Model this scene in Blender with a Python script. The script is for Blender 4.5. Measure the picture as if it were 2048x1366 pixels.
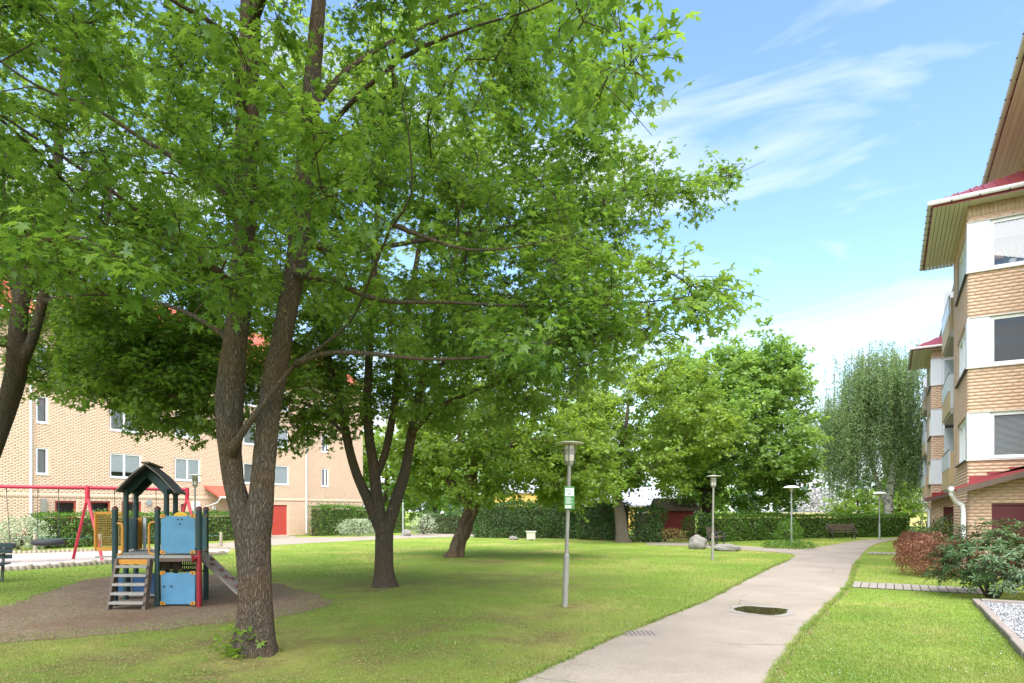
import bpy, math, random
import numpy as np
from mathutils import Vector, Matrix, noise

random.seed(7)
RNG = np.random.default_rng(7)
for o in list(bpy.data.objects): bpy.data.objects.remove(o)
SC = bpy.context.scene
COL = SC.collection
R = math.radians

# ------------------------------------------------------------------ camera
YAW = R(30.7)                       # the courtyard runs along +Y, the camera looks left of it
CC, SS = math.cos(YAW), math.sin(YAW)
F, CX, HZ, EYE = 1275.0, 1024.0, 1022.0, 1.7
cam = bpy.data.cameras.new('camera')
cam.sensor_width = 36; cam.sensor_fit = 'HORIZONTAL'
cam.lens = F / 2048 * 36
cam.shift_y = (HZ - 683) / 2048
cam.clip_start = 0.1; cam.clip_end = 4000
camo = bpy.data.objects.new('camera', cam); COL.objects.link(camo)
camo.location = (0, 0, EYE); camo.rotation_euler = (R(90), 0, YAW)
SC.camera = camo

# ------------------------------------------------------------------ sky, sun, exposure
SUN_EL, SUN_AZ = R(56), math.atan2(0.6, -1.0)      # azimuth measured as atan2(x, y): light comes from behind the camera
world = bpy.data.worlds.new('World'); SC.world = world; world.use_nodes = True
wt = world.node_tree; wt.nodes.clear()
def WN(t, **k):
    n = wt.nodes.new(t)
    for a, b in k.items(): setattr(n, a, b)
    return n
sky = WN('ShaderNodeTexSky', sky_type='NISHITA', sun_disc=False)
sky.sun_elevation = SUN_EL; sky.sun_rotation = SUN_AZ; sky.dust_density = 0.4; sky.ozone_density = 2.0; sky.air_density = 1.0
wtc = WN('ShaderNodeTexCoord')
wmap = WN('ShaderNodeMapping'); wmap.inputs['Scale'].default_value = (1.0, 1.0, 4.5); wmap.inputs['Rotation'].default_value = (0, R(10), 0.6)
wno = WN('ShaderNodeTexNoise'); wno.inputs['Scale'].default_value = 2.3; wno.inputs['Detail'].default_value = 9; wno.inputs['Roughness'].default_value = 0.55; wno.inputs['Distortion'].default_value = 0.7
wr = WN('ShaderNodeValToRGB'); wr.color_ramp.elements[0].position = 0.49; wr.color_ramp.elements[1].position = 0.70
wsep = WN('ShaderNodeSeparateXYZ')
whz = WN('ShaderNodeMapRange'); whz.inputs[1].default_value = 0.02; whz.inputs[2].default_value = 0.34; whz.inputs[3].default_value = 0.88; whz.inputs[4].default_value = 0.0; whz.interpolation_type = 'SMOOTHSTEP'
wmx = WN('ShaderNodeMath', operation='MAXIMUM'); wadd = WN('ShaderNodeMath', operation='MULTIPLY_ADD', use_clamp=True)
wadd.inputs[1].default_value = 0.75
wmix = WN('ShaderNodeMix', data_type='RGBA'); wmix.inputs[7].default_value = (5.9, 6.2, 6.5, 1)
wbg = WN('ShaderNodeBackground'); wbg.inputs[1].default_value = 0.066
wo = WN('ShaderNodeOutputWorld')
wgain = WN('ShaderNodeMix', data_type='RGBA', blend_type='MULTIPLY'); wgain.inputs[0].default_value = 1.0; wgain.inputs[7].default_value = (1.70, 1.82, 1.85, 1)
L = wt.links.new
L(wtc.outputs['Generated'], wmap.inputs[0]); L(wmap.outputs[0], wno.inputs[0]); L(wno.outputs[0], wr.inputs[0])
L(wtc.outputs['Generated'], wsep.inputs[0]); L(wsep.outputs[2], whz.inputs[0])
L(wr.outputs[0], wadd.inputs[0]); L(whz.outputs[0], wadd.inputs[2])
L(sky.outputs[0], wgain.inputs[6]); L(wgain.outputs[2], wmix.inputs[6]); L(wadd.outputs[0], wmix.inputs[0])
L(wmix.outputs[2], wbg.inputs[0]); L(wbg.outputs[0], wo.inputs[0])

sl = bpy.data.lights.new('sun', 'SUN'); sl.energy = 3.6; sl.angle = R(85); sl.color = (1, 0.965, 0.90)
so = bpy.data.objects.new('sun', sl); COL.objects.link(so)
sd = Vector((math.sin(SUN_AZ) * math.cos(SUN_EL), math.cos(SUN_AZ) * math.cos(SUN_EL), math.sin(SUN_EL)))
so.rotation_euler = sd.to_track_quat('Z', 'Y').to_euler(); so.location = (0, -20, 40)

SC.view_settings.view_transform = 'Standard'; SC.view_settings.look = 'None'
SC.view_settings.exposure = 1.74; SC.view_settings.gamma = 1.0
SC.view_settings.use_curve_mapping = False
SC.render.engine = 'CYCLES'
SC.cycles.max_bounces = 6; SC.cycles.diffuse_bounces = 3; SC.cycles.transparent_max_bounces = 8

# ------------------------------------------------------------------ coordinates
def c2w(X, Y, Z): return Vector((CC * X - SS * Y, SS * X + CC * Y, Z))
def gp(px, py, z=0.0):
    """ground point seen at photo pixel"""
    Y = (EYE - z) * F / (py - HZ)
    return c2w((px - CX) / F * Y, Y, z)
def at(px, py, Y): return c2w((px - CX) / F * Y, Y, EYE + (HZ - py) / F * Y)
def gy(px, Y, z=0.0): return c2w((px - CX) / F * Y, Y, z)
def w2p(P):
    P = np.asarray(P); X = CC * P[..., 0] + SS * P[..., 1]; Y = -SS * P[..., 0] + CC * P[..., 1]
    Ys = np.where(np.abs(Y) < 1e-3, 1e-3, Y)
    return CX + F * X / Ys, HZ - F * (P[..., 2] - EYE) / Ys, Y

# ------------------------------------------------------------------ objects
WL = {}
def tag(o, label=None, cat=None, group=None, kind=None):
    if label: o['label'] = label
    if cat: o['category'] = cat
    if group: o['group'] = group
    if kind: o['kind'] = kind
    return o
def thing(name, loc, label, cat, group=None):
    o = bpy.data.objects.new(name, None); COL.objects.link(o); o.location = loc
    o.empty_display_size = 0.3
    WL[o.name] = Vector(loc); return tag(o, label, cat, group)
def link(name, me, parent=None):
    o = bpy.data.objects.new(name, me); COL.objects.link(o)
    if parent is not None:
        o.parent = parent; WL[o.name] = WL[parent.name]
    else: WL[o.name] = Vector((0, 0, 0))
    return o
def arr_mesh(name, V, faces, mat, smooth=False, off=None):
    """V (n,3); faces: (m,k) int array, or list of arrays of differing k"""
    V = np.asarray(V, dtype=np.float64)
    if off is not None: V = V - np.array(off)
    fl = faces if isinstance(faces, list) else [faces]
    fl = [np.asarray(f, dtype=np.int32) for f in fl if len(f)]
    me = bpy.data.meshes.new(name)
    me.vertices.add(len(V)); me.vertices.foreach_set('co', V.astype(np.float32).ravel())
    li = np.concatenate([f.ravel() for f in fl])
    tot = np.concatenate([np.full(len(f), f.shape[1], dtype=np.int32) for f in fl])
    st = np.concatenate([[0], np.cumsum(tot)[:-1]]).astype(np.int32)
    me.loops.add(len(li)); me.loops.foreach_set('vertex_index', li)
    me.polygons.add(len(tot)); me.polygons.foreach_set('loop_start', st); me.polygons.foreach_set('loop_total', tot)
    if smooth: me.polygons.foreach_set('use_smooth', np.ones(len(tot), dtype=bool))
    me.update(calc_edges=True)
    if mat is not None: me.materials.append(mat)
    return me
def arr_obj(name, V, faces, mat, parent=None, smooth=False):
    off = WL[parent.name] if parent is not None else None
    return link(name, arr_mesh(name, V, faces, mat, smooth, off), parent)

BOXF = [(0, 1, 3, 2), (4, 6, 7, 5), (0, 4, 5, 1), (2, 3, 7, 6), (0, 2, 6, 4), (1, 5, 7, 3)]
class MB:
    """collects shapes in world coordinates, builds one mesh object"""
    def __init__(s): s.v = []; s.f = []
    def add(s, vs, fs):
        n = len(s.v); s.v += [tuple(v) for v in vs]; s.f += [tuple(i + n for i in f) for f in fs]; return s
    def box(s, a, b, fr=None):
        vs = [(x, y, z) for x in (a[0], b[0]) for y in (a[1], b[1]) for z in (a[2], b[2])]
        if fr: vs = [fr.p(*v) for v in vs]
        return s.add(vs, BOXF)
    def bar(s, p, q, w, h=None, up=(0, 0, 1)):
        p = Vector(p); q = Vector(q); h = h or w
        d = (q - p).normalized(); x = d.cross(Vector(up))
        if x.length < 1e-4: x = d.cross(Vector((0, 1, 0)))
        x.normalize(); y = x.cross(d)
        vs = [c + x * (sx * w / 2) + y * (sy * h / 2) for c in (p, q) for sx in (-1, 1) for sy in (-1, 1)]
        return s.add(vs, BOXF)
    def tube(s, pts, r, n=8, cap=True):
        pts = [Vector(p) for p in pts]; m = len(pts)
        rs = r if isinstance(r, (list, tuple)) else [r] * m
        base = len(s.v); prev = None
        for i, p in enumerate(pts):
            d = (pts[min(i + 1, m - 1)] - pts[max(i - 1, 0)]).normalized()
            x = d.cross(Vector((0, 0, 1))) if prev is None else prev - d * prev.dot(d)
            if x.length < 1e-4: x = Vector((1, 0, 0)) - d * d.x
            x.normalize(); prev = x; y = d.cross(x)
            for k in range(n):
                a = 2 * math.pi * k / n
                s.v.append(tuple(p + (x * math.cos(a) + y * math.sin(a)) * rs[i]))
        for i in range(m - 1):
            for k in range(n):
                a = base + i * n + k; b = base + i * n + (k + 1) % n
                s.f.append((a, b, b + n, a + n))
        if cap:
            s.f.append(tuple(base + k for k in reversed(range(n)))); s.f.append(tuple(base + (m - 1) * n + k for k in range(n)))
        return s
    def lathe(s, c, prof, n=20):
        """prof: list of (radius, z) from bottom to top around vertical axis at c"""
        base = len(s.v)
        for r, z in prof:
            for k in range(n):
                a = 2 * math.pi * k / n
                s.v.append((c[0] + r * math.cos(a), c[1] + r * math.sin(a), c[2] + z))
        for i in range(len(prof) - 1):
            for k in range(n):
                a = base + i * n + k; b = base + i * n + (k + 1) % n
                s.f.append((a, b, b + n, a + n))
        s.f.append(tuple(base + k for k in reversed(range(n)))); s.f.append(tuple(base + (len(prof) - 1) * n + k for k in range(n)))
        return s
    def prism(s, poly, d):
        """poly: list of 3D points, extruded by vector d"""
        n = len(poly); d = Vector(d); vs = [Vector(p) for p in poly]; vs += [p + d for p in vs]
        return s.add(vs, [tuple(reversed(range(n))), tuple(range(n, 2 * n))] + [(i, (i + 1) % n, n + (i + 1) % n, n + i) for i in range(n)])
    def build(s, name, mat, parent=None, smooth=False, bevel=0):
        off = WL[parent.name] if parent is not None else Vector((0, 0, 0))
        me = bpy.data.meshes.new(name)
        me.from_pydata([(v[0] - off.x, v[1] - off.y, v[2] - off.z) for v in s.v], [], s.f)
        me.materials.append(mat)
        if smooth:
            me.polygons.foreach_set('use_smooth', [True] * len(me.polygons))
            me.set_sharp_from_angle(angle=R(40))
        me.update(); o = link(name, me, parent)
        if bevel:
            m = o.modifiers.new('bevel', 'BEVEL'); m.width = bevel; m.segments = 1; m.limit_method = 'ANGLE'
        return o
class Fr:
    """wall frame: along, outward, up"""
    def __init__(s, o, a, n): s.o = Vector(o); s.a = Vector(a); s.n = Vector(n)
    def p(s, a, n, z): return s.o + s.a * a + s.n * n + Vector((0, 0, z))

# ------------------------------------------------------------------ materials
def mat(name, build, **k):
    m = bpy.data.materials.new(name); m.use_nodes = True; nt = m.node_tree; nt.nodes.clear()
    out = nt.nodes.new('ShaderNodeOutputMaterial')
    def N(t, ins=None, **kw):
        n = nt.nodes.new(t)
        for a, b in kw.items(): setattr(n, a, b)
        for i, v in (ins or {}).items():
            if isinstance(v, bpy.types.NodeSocket): nt.links.new(v, n.inputs[i])
            else: n.inputs[i].default_value = v
        return n
    sh = build(N, **k); nt.links.new(sh, out.inputs[0]); return m
def rgb(c): return (c[0], c[1], c[2], 1)
def ramp(N, fac, stops):
    n = N('ShaderNodeValToRGB', {0: fac}); e = n.color_ramp.elements
    while len(e) < len(stops): e.new(0.5)
    for i, (p, c) in enumerate(stops): e[i].position = p; e[i].color = rgb(c)
    return n.outputs[0]
def mixc(N, f, a, b, bt='MIX'):
    n = N('ShaderNodeMix', {0: f}, data_type='RGBA', blend_type=bt)
    for i, v in ((6, a), (7, b)):
        if isinstance(v, bpy.types.NodeSocket): n.id_data.links.new(v, n.inputs[i])
        else: n.inputs[i].default_value = rgb(v)
    return n.outputs[2]
def tex(N, scale, detail=4, rough=0.5, vec=None, dist=0.0):
    v = vec if vec is not None else N('ShaderNodeTexCoord').outputs['Object']
    return N('ShaderNodeTexNoise', {0: v, 'Scale': scale, 'Detail': detail, 'Roughness': rough, 'Distortion': dist}).outputs[0]
def bump(N, h, strength=0.3, dist=0.01):
    return N('ShaderNodeBump', {'Height': h, 'Strength': strength, 'Distance': dist}).outputs[0]
def simple(c, rough=0.6, var=0.12, scale=6, metal=0.0, bmp=0.0, bs=60, spec=0.4):
    def b(N):
        n = tex(N, scale, 5, 0.6)
        col = mixc(N, n, [x * (1 - var) for x in c], [min(1, x * (1 + var)) for x in c])
        ins = {'Base Color': col, 'Roughness': rough, 'Metallic': metal, 'Specular IOR Level': spec}
        if bmp: ins['Normal'] = bump(N, tex(N, bs, 4), bmp, 0.01)
        return N('ShaderNodeBsdfPrincipled', ins).outputs[0]
    return b
M = {}
def mk(name, *a, **k): M[name] = mat(name, simple(*a, **k))
mk('white_paint', (0.74, 0.74, 0.73), 0.45, 0.05)
mk('white_panel', (0.60, 0.61, 0.635), 0.35, 0.04, 2)
mk('red_metal', (0.24, 0.028, 0.032), 0.4, 0.18, 3)
mk('red_door', (0.42, 0.058, 0.04), 0.5, 0.10, 2)
mk('dark_red_door', (0.10, 0.012, 0.014), 0.45, 0.1, 3)
mk('red_frame', (0.33, 0.05, 0.04), 0.5, 0.12)
mk('swing_red', (0.42, 0.022, 0.045), 0.4, 0.12, 5)
mk('play_blue', (0.072, 0.20, 0.315), 0.5, 0.28, 4, bmp=0.05)
mk('play_dark_blue', (0.015, 0.06, 0.14), 0.5, 0.2, 7)
mk('play_green', (0.012, 0.035, 0.035), 0.45, 0.3, 9)
mk('play_orange', (0.46, 0.20, 0.025), 0.45, 0.12, 7)
mk('play_yellow', (0.58, 0.34, 0.03), 0.5, 0.12, 7)
mk('play_red', (0.25, 0.012, 0.02), 0.4, 0.2, 8)
mk('cap_brown', (0.10, 0.035, 0.03), 0.5, 0.3, 9)
mk('ramp_brown', (0.20, 0.165, 0.145), 0.7, 0.3, 5)
mk('play_black', (0.02, 0.022, 0.028), 0.5, 0.2)
mk('roof_felt', (0.13, 0.115, 0.10), 0.85, 0.4, 9, bmp=0.4)
mk('galv', (0.36, 0.37, 0.365), 0.5, 0.18, 7, metal=0.35)
mk('pole_grey', (0.25, 0.235, 0.205), 0.6, 0.3, 6, metal=0.1)
mk('lamp_shade', (0.55, 0.53, 0.47), 0.5, 0.15, 9)
mk('lamp_glass', (0.50, 0.45, 0.38), 0.2, 0.15, 9)
mk('dark_steel', (0.05, 0.05, 0.05), 0.5, 0.3)
mk('rubber_tyre', (0.03, 0.032, 0.034), 0.75, 0.3, 12, bmp=0.3)
mk('stone', (0.20, 0.185, 0.165), 0.85, 0.35, 4, bmp=0.5, bs=14)
mk('concrete', (0.42, 0.40, 0.37), 0.85, 0.14, 7, bmp=0.2)
mk('slab', (0.25, 0.22, 0.19), 0.85, 0.16, 5, bmp=0.2)
mk('edging', (0.22, 0.185, 0.16), 0.85, 0.25, 6, bmp=0.3)
mk('gutter', (0.56, 0.52, 0.49), 0.45, 0.14, 5)
mk('roof_grey', (0.30, 0.30, 0.33), 0.7, 0.12, 2)
mk('yellow_wall', (0.62, 0.40, 0.10), 0.7, 0.1, 1)
mk('pale_yellow', (0.62, 0.52, 0.20), 0.7, 0.1, 0.6)
mk('shed_red', (0.17, 0.022, 0.018), 0.7, 0.2, 5)
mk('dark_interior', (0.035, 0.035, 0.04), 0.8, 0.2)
mk('blind', (0.88, 0.89, 0.91), 0.6, 0.04)
mk('curtain', (0.50, 0.49, 0.50), 0.8, 0.2, 3)
mk('blind_slat', (0.70, 0.69, 0.67), 0.5, 0.1)
mk('balcony_yellow', (0.50, 0.36, 0.19), 0.6, 0.08)
mk('sign_green', (0.10, 0.25, 0.09), 0.4, 0.08)
mk('sign_white', (0.72, 0.76, 0.74), 0.4, 0.04)
mk('tower_dark', (0.07, 0.075, 0.085), 0.7, 0.2)
mk('beige_bin', (0.55, 0.53, 0.42), 0.6, 0.1)
mk('terracotta', (0.35, 0.18, 0.09), 0.8, 0.1)
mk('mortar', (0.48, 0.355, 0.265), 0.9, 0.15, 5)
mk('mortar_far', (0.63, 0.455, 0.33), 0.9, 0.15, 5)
mk('tile_red', (0.42, 0.09, 0.055), 0.8, 0.2, 3)
mk('rope_green', (0.03, 0.11, 0.08), 0.8, 0.2)
mk('net_brown', (0.28, 0.16, 0.03), 0.7, 0.2)

def wood_b(N, c=(0.3, 0.26, 0.21), sx=(3, 3, 40), var=0.4):
    tc = N('ShaderNodeTexCoord').outputs['Object']
    mp = N('ShaderNodeMapping', {0: tc, 'Scale': sx}).outputs[0]
    n = tex(N, 2.0, 6, 0.65, mp)
    rnd = N('ShaderNodeObjectInfo').outputs['Random']
    col = mixc(N, n, [x * (1 - var) for x in c], [x * (1 + var) for x in c])
    col = mixc(N, N('ShaderNodeMath', {0: rnd, 1: 0.25}, operation='MULTIPLY').outputs[0], col, [x * 0.5 for x in c])
    return N('ShaderNodeBsdfPrincipled', {'Base Color': col, 'Roughness': 0.8, 'Normal': bump(N, n, 0.3)}).outputs[0]
M['grey_wood'] = mat('grey_wood', wood_b, c=(0.27, 0.25, 0.22), sx=(30, 3, 3))
M['brown_wood'] = mat('brown_wood', wood_b, c=(0.11, 0.075, 0.055), sx=(3, 3, 3))
M['log_wood'] = mat('log_wood', wood_b, c=(0.30, 0.25, 0.18), sx=(14, 14, 3))
M['soffit_wood'] = mat('soffit_wood', wood_b, c=(0.60, 0.56, 0.46), sx=(6, 6, 6), var=0.12)
M['soffit_brown'] = mat('soffit_brown', wood_b, c=(0.78, 0.67, 0.62), sx=(6, 6, 6), var=0.12)

def brick_b(N, cols, joint=0.0):
    g = N('ShaderNodeNewGeometry').outputs['Random Per Island']
    oi = N('ShaderNodeObjectInfo').outputs['Random']
    r = N('ShaderNodeMath', {0: N('ShaderNodeMath', {0: g, 1: oi}, operation='ADD').outputs[0]}, operation='FRACT').outputs[0]
    col = ramp(N, r, [(i / (len(cols) - 1), c) for i, c in enumerate(cols)])
    big = tex(N, 0.5, 4, 0.6, N('ShaderNodeNewGeometry').outputs['Position'])
    col = mixc(N, N('ShaderNodeMath', {0: big, 1: 0.5}, operation='MULTIPLY').outputs[0], col, (0.60, 0.42, 0.285))
    pn = N('ShaderNodeNewGeometry').outputs['Position']
    f = tex(N, 45, 4, 0.7, pn)
    col = mixc(N, N('ShaderNodeMath', {0: f, 1: 0.3}, operation='MULTIPLY').outputs[0], col, (0.36, 0.23, 0.14))
    return N('ShaderNodeBsdfPrincipled', {'Base Color': col, 'Roughness': 0.85, 'Normal': bump(N, f, 0.2)}).outputs[0]
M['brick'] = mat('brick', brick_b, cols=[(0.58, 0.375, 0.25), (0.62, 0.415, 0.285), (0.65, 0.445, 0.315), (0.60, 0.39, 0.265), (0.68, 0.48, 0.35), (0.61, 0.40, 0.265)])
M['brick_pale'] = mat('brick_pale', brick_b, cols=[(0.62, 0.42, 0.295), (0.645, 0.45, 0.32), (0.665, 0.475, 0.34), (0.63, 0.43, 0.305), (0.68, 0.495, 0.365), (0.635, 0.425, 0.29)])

def leaf_b(N, a, b, ta, tb, trans=0.45, gloss=0.025, rough=0.4, wr=0.55, sc=0.55):
    g = N('ShaderNodeNewGeometry').outputs['Random Per Island']
    oi = N('ShaderNodeObjectInfo').outputs['Random']
    r = N('ShaderNodeMath', {0: N('ShaderNodeMath', {0: g, 1: oi}, operation='ADD').outputs[0]}, operation='FRACT').outputs[0]
    pos = N('ShaderNodeNewGeometry').outputs['Position']
    cl = tex(N, sc, 2 if wr > 0.4 else 6, 0.5 if wr > 0.4 else 0.7, pos)
    f = N('ShaderNodeMath', {0: N('ShaderNodeMath', {0: r, 1: wr}, operation='MULTIPLY').outputs[0], 1: N('ShaderNodeMapRange', {0: cl, 1: 0.3, 2: 0.7, 3: 0.0, 4: 1 - wr}).outputs[0]}, operation='ADD').outputs[0]
    d = N('ShaderNodeBsdfDiffuse', {0: mixc(N, f, a, b)}).outputs[0]
    t = N('ShaderNodeBsdfTranslucent', {0: mixc(N, f, ta, tb)}).outputs[0]
    m1 = N('ShaderNodeMixShader', {0: trans, 1: d, 2: t}).outputs[0]
    gl = N('ShaderNodeBsdfGlossy', {0: (0.9, 0.95, 0.9, 1), 'Roughness': rough}).outputs[0]
    return N('ShaderNodeMixShader', {0: gloss, 1: m1, 2: gl}).outputs[0]
def lm(name, a, b, ta, tb, **k): M[name] = mat(name, leaf_b, a=a, b=b, ta=ta, tb=tb, **k)
lm('leaf_maple', (0.030, 0.080, 0.016), (0.155, 0.25, 0.04), (0.11, 0.26, 0.025), (0.38, 0.55, 0.06), trans=0.48)
lm('leaf_deep', (0.05, 0.11, 0.022), (0.17, 0.25, 0.05), (0.18, 0.34, 0.035), (0.42, 0.56, 0.07), trans=0.52)
lm('leaf_fresh', (0.09, 0.165, 0.025), (0.22, 0.31, 0.045), (0.25, 0.41, 0.04), (0.46, 0.58, 0.06), trans=0.5)
lm('leaf_light', (0.11, 0.20, 0.045), (0.25, 0.36, 0.085), (0.24, 0.44, 0.06), (0.44, 0.62, 0.10), trans=0.52)
lm('leaf_birch', (0.11, 0.185, 0.065), (0.24, 0.34, 0.13), (0.24, 0.38, 0.10), (0.40, 0.54, 0.18))
lm('leaf_hedge', (0.04, 0.10, 0.016), (0.14, 0.25, 0.035), (0.08, 0.20, 0.02), (0.22, 0.40, 0.04), trans=0.3)
lm('leaf_hedge_dark', (0.028, 0.068, 0.018), (0.085, 0.16, 0.035), (0.05, 0.12, 0.015), (0.12, 0.24, 0.03), trans=0.3, gloss=0.03)
lm('leaf_rhodo', (0.030, 0.070, 0.020), (0.075, 0.13, 0.035), (0.06, 0.12, 0.02), (0.12, 0.20, 0.03), trans=0.18, gloss=0.045, rough=0.4)
lm('leaf_barberry', (0.11, 0.05, 0.03), (0.33, 0.15, 0.09), (0.22, 0.05, 0.03), (0.40, 0.14, 0.06), trans=0.35)
lm('leaf_grey_white', (0.20, 0.26, 0.14), (0.42, 0.46, 0.32), (0.25, 0.32, 0.14), (0.4, 0.45, 0.28), trans=0.3)
lm('blossom_white', (0.40, 0.36, 0.36), (0.60, 0.58, 0.58), (0.3, 0.3, 0.28), (0.5, 0.48, 0.46), trans=0.3)
lm('leaf_yellow', (0.22, 0.20, 0.04), (0.36, 0.32, 0.06), (0.3, 0.3, 0.05), (0.45, 0.42, 0.08), trans=0.35)
lm('leaf_conifer', (0.025, 0.055, 0.035), (0.055, 0.10, 0.055), (0.03, 0.06, 0.03), (0.06, 0.1, 0.05), trans=0.15)
lm('grass_blade', (0.115, 0.215, 0.028), (0.30, 0.305, 0.085), (0.17, 0.29, 0.035), (0.35, 0.37, 0.10), trans=0.3, gloss=0.02, wr=0.3, sc=0.75)
lm('litter', (0.19, 0.155, 0.06), (0.36, 0.32, 0.10), (0.2, 0.2, 0.05), (0.3, 0.28, 0.08), trans=0.2)

def bark_b(N, a, b, c, sc=1.0, moss=0.25):
    pos = N('ShaderNodeNewGeometry').outputs['Position']
    mp = N('ShaderNodeMapping', {0: pos, 'Scale': (1, 1, 0.13)}).outputs[0]
    v = N('ShaderNodeTexVoronoi', {0: N('ShaderNodeMix', {0: 0.12, 4: mp, 5: N('ShaderNodeTexNoise', {0: mp, 'Scale': 9.0 * sc, 'Detail': 4.0}).outputs[1]}, data_type='VECTOR').outputs[1], 'Scale': 70 * sc}, feature='DISTANCE_TO_EDGE').outputs[0]
    n1 = tex(N, 48 * sc, 6, 0.7, mp)
    h = N('ShaderNodeMath', {0: N('ShaderNodeMapRange', {0: v, 1: 0.0, 2: 0.25}).outputs[0], 1: N('ShaderNodeMath', {0: n1, 1: 0.8}, operation='MULTIPLY').outputs[0]}, operation='ADD').outputs[0]
    col = ramp(N, h, [(0.25, a), (0.75, b), (1.3 / 1.8, b)])
    big = tex(N, 1.6, 4, 0.6, pos)
    col = mixc(N, N('ShaderNodeMapRange', {0: big, 1: 0.45, 2: 0.66, 3: 0.0, 4: 0.8}).outputs[0], col, c)
    gm = tex(N, 2.3, 3, 0.6, N('ShaderNodeMapping', {0: pos, 'Location': (7, 3, 1)}).outputs[0])
    col = mixc(N, N('ShaderNodeMapRange', {0: gm, 1: 0.5, 2: 0.75, 3: 0.0, 4: moss}).outputs[0], col, (0.11, 0.12, 0.05))
    return N('ShaderNodeBsdfPrincipled', {'Base Color': col, 'Roughness': 0.9, 'Specular IOR Level': 0.15, 'Normal': bump(N, h, 1.0, 0.05)}).outputs[0]
M['bark'] = mat('bark', bark_b, a=(0.03, 0.022, 0.016), b=(0.185, 0.145, 0.108), c=(0.20, 0.125, 0.07))
M['bark_dark'] = mat('bark_dark', bark_b, a=(0.03, 0.023, 0.017), b=(0.145, 0.11, 0.08), c=(0.16, 0.105, 0.06))
M['bark_rugged'] = mat('bark_rugged', bark_b, a=(0.05, 0.035, 0.025), b=(0.26, 0.19, 0.13), c=(0.30, 0.17, 0.08), sc=0.5)
M['bark_pale'] = mat('bark_pale', bark_b, a=(0.10, 0.085, 0.06), b=(0.27, 0.23, 0.17), c=(0.24, 0.19, 0.12), moss=0.1)
def birch_b(N):
    pos = N('ShaderNodeNewGeometry').outputs['Position']
    n = tex(N, 3, 5, 0.7, N('ShaderNodeMapping', {0: pos, 'Scale': (1, 1, 2.5)}).outputs[0])
    col = ramp(N, n, [(0.40, (0.05, 0.045, 0.04)), (0.52, (0.50, 0.48, 0.44)), (1, (0.6, 0.58, 0.54))])
    return N('ShaderNodeBsdfPrincipled', {'Base Color': col, 'Roughness': 0.8}).outputs[0]
M['bark_birch'] = mat('bark_birch', birch_b)

def ground_b(N):
    pos = N('ShaderNodeNewGeometry').outputs['Position']
    n1 = tex(N, 0.35, 5, 0.6, pos); n2 = tex(N, 1.3, 7, 0.72, pos); n3 = tex(N, 60, 4, 0.7, pos)
    col = ramp(N, n1, [(0.36, (0.15, 0.245, 0.032)), (0.50, (0.21, 0.30, 0.045)), (0.66, (0.37, 0.35, 0.10))])
    col = mixc(N, N('ShaderNodeMapRange', {0: n2, 1: 0.48, 2: 0.70, 3: 0, 4: 0.7}).outputs[0], col, (0.28, 0.225, 0.085))
    col = mixc(N, N('ShaderNodeMapRange', {0: n3, 1: 0.35, 2: 0.7, 3: 0.0, 4: 0.5}).outputs[0], col, (0.07, 0.115, 0.012))
    # browner, darker ground, broken up by noise (around the maples and the play area)
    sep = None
    for (wx, wy), rad in BROWN_SPOTS:
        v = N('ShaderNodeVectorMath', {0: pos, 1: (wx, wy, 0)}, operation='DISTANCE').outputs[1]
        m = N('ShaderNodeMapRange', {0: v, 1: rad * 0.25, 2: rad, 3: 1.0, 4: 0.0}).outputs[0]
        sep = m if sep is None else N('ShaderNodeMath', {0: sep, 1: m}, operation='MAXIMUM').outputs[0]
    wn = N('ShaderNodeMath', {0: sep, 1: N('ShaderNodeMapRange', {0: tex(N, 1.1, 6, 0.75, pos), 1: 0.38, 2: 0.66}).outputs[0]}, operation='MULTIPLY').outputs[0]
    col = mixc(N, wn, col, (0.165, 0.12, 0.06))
    return N('ShaderNodeBsdfPrincipled', {'Base Color': col, 'Roughness': 0.95, 'Specular IOR Level': 0.1, 'Normal': bump(N, n3, 0.8, 0.03)}).outputs[0]
BROWN_SPOTS = [((-6.3, 3.2), 4.2), ((-4.9, 7.6), 3.4), ((-8.0, 13.5), 3.5), ((-11.5, 17.5), 2.2), ((-6.57, 5.0), 3.6), ((-9.9, 11.0), 3.6), ((-4.98, 10.3), 0.9), ((-10.5, 6.5), 4.5)]
M['ground'] = mat('ground', ground_b)
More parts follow.
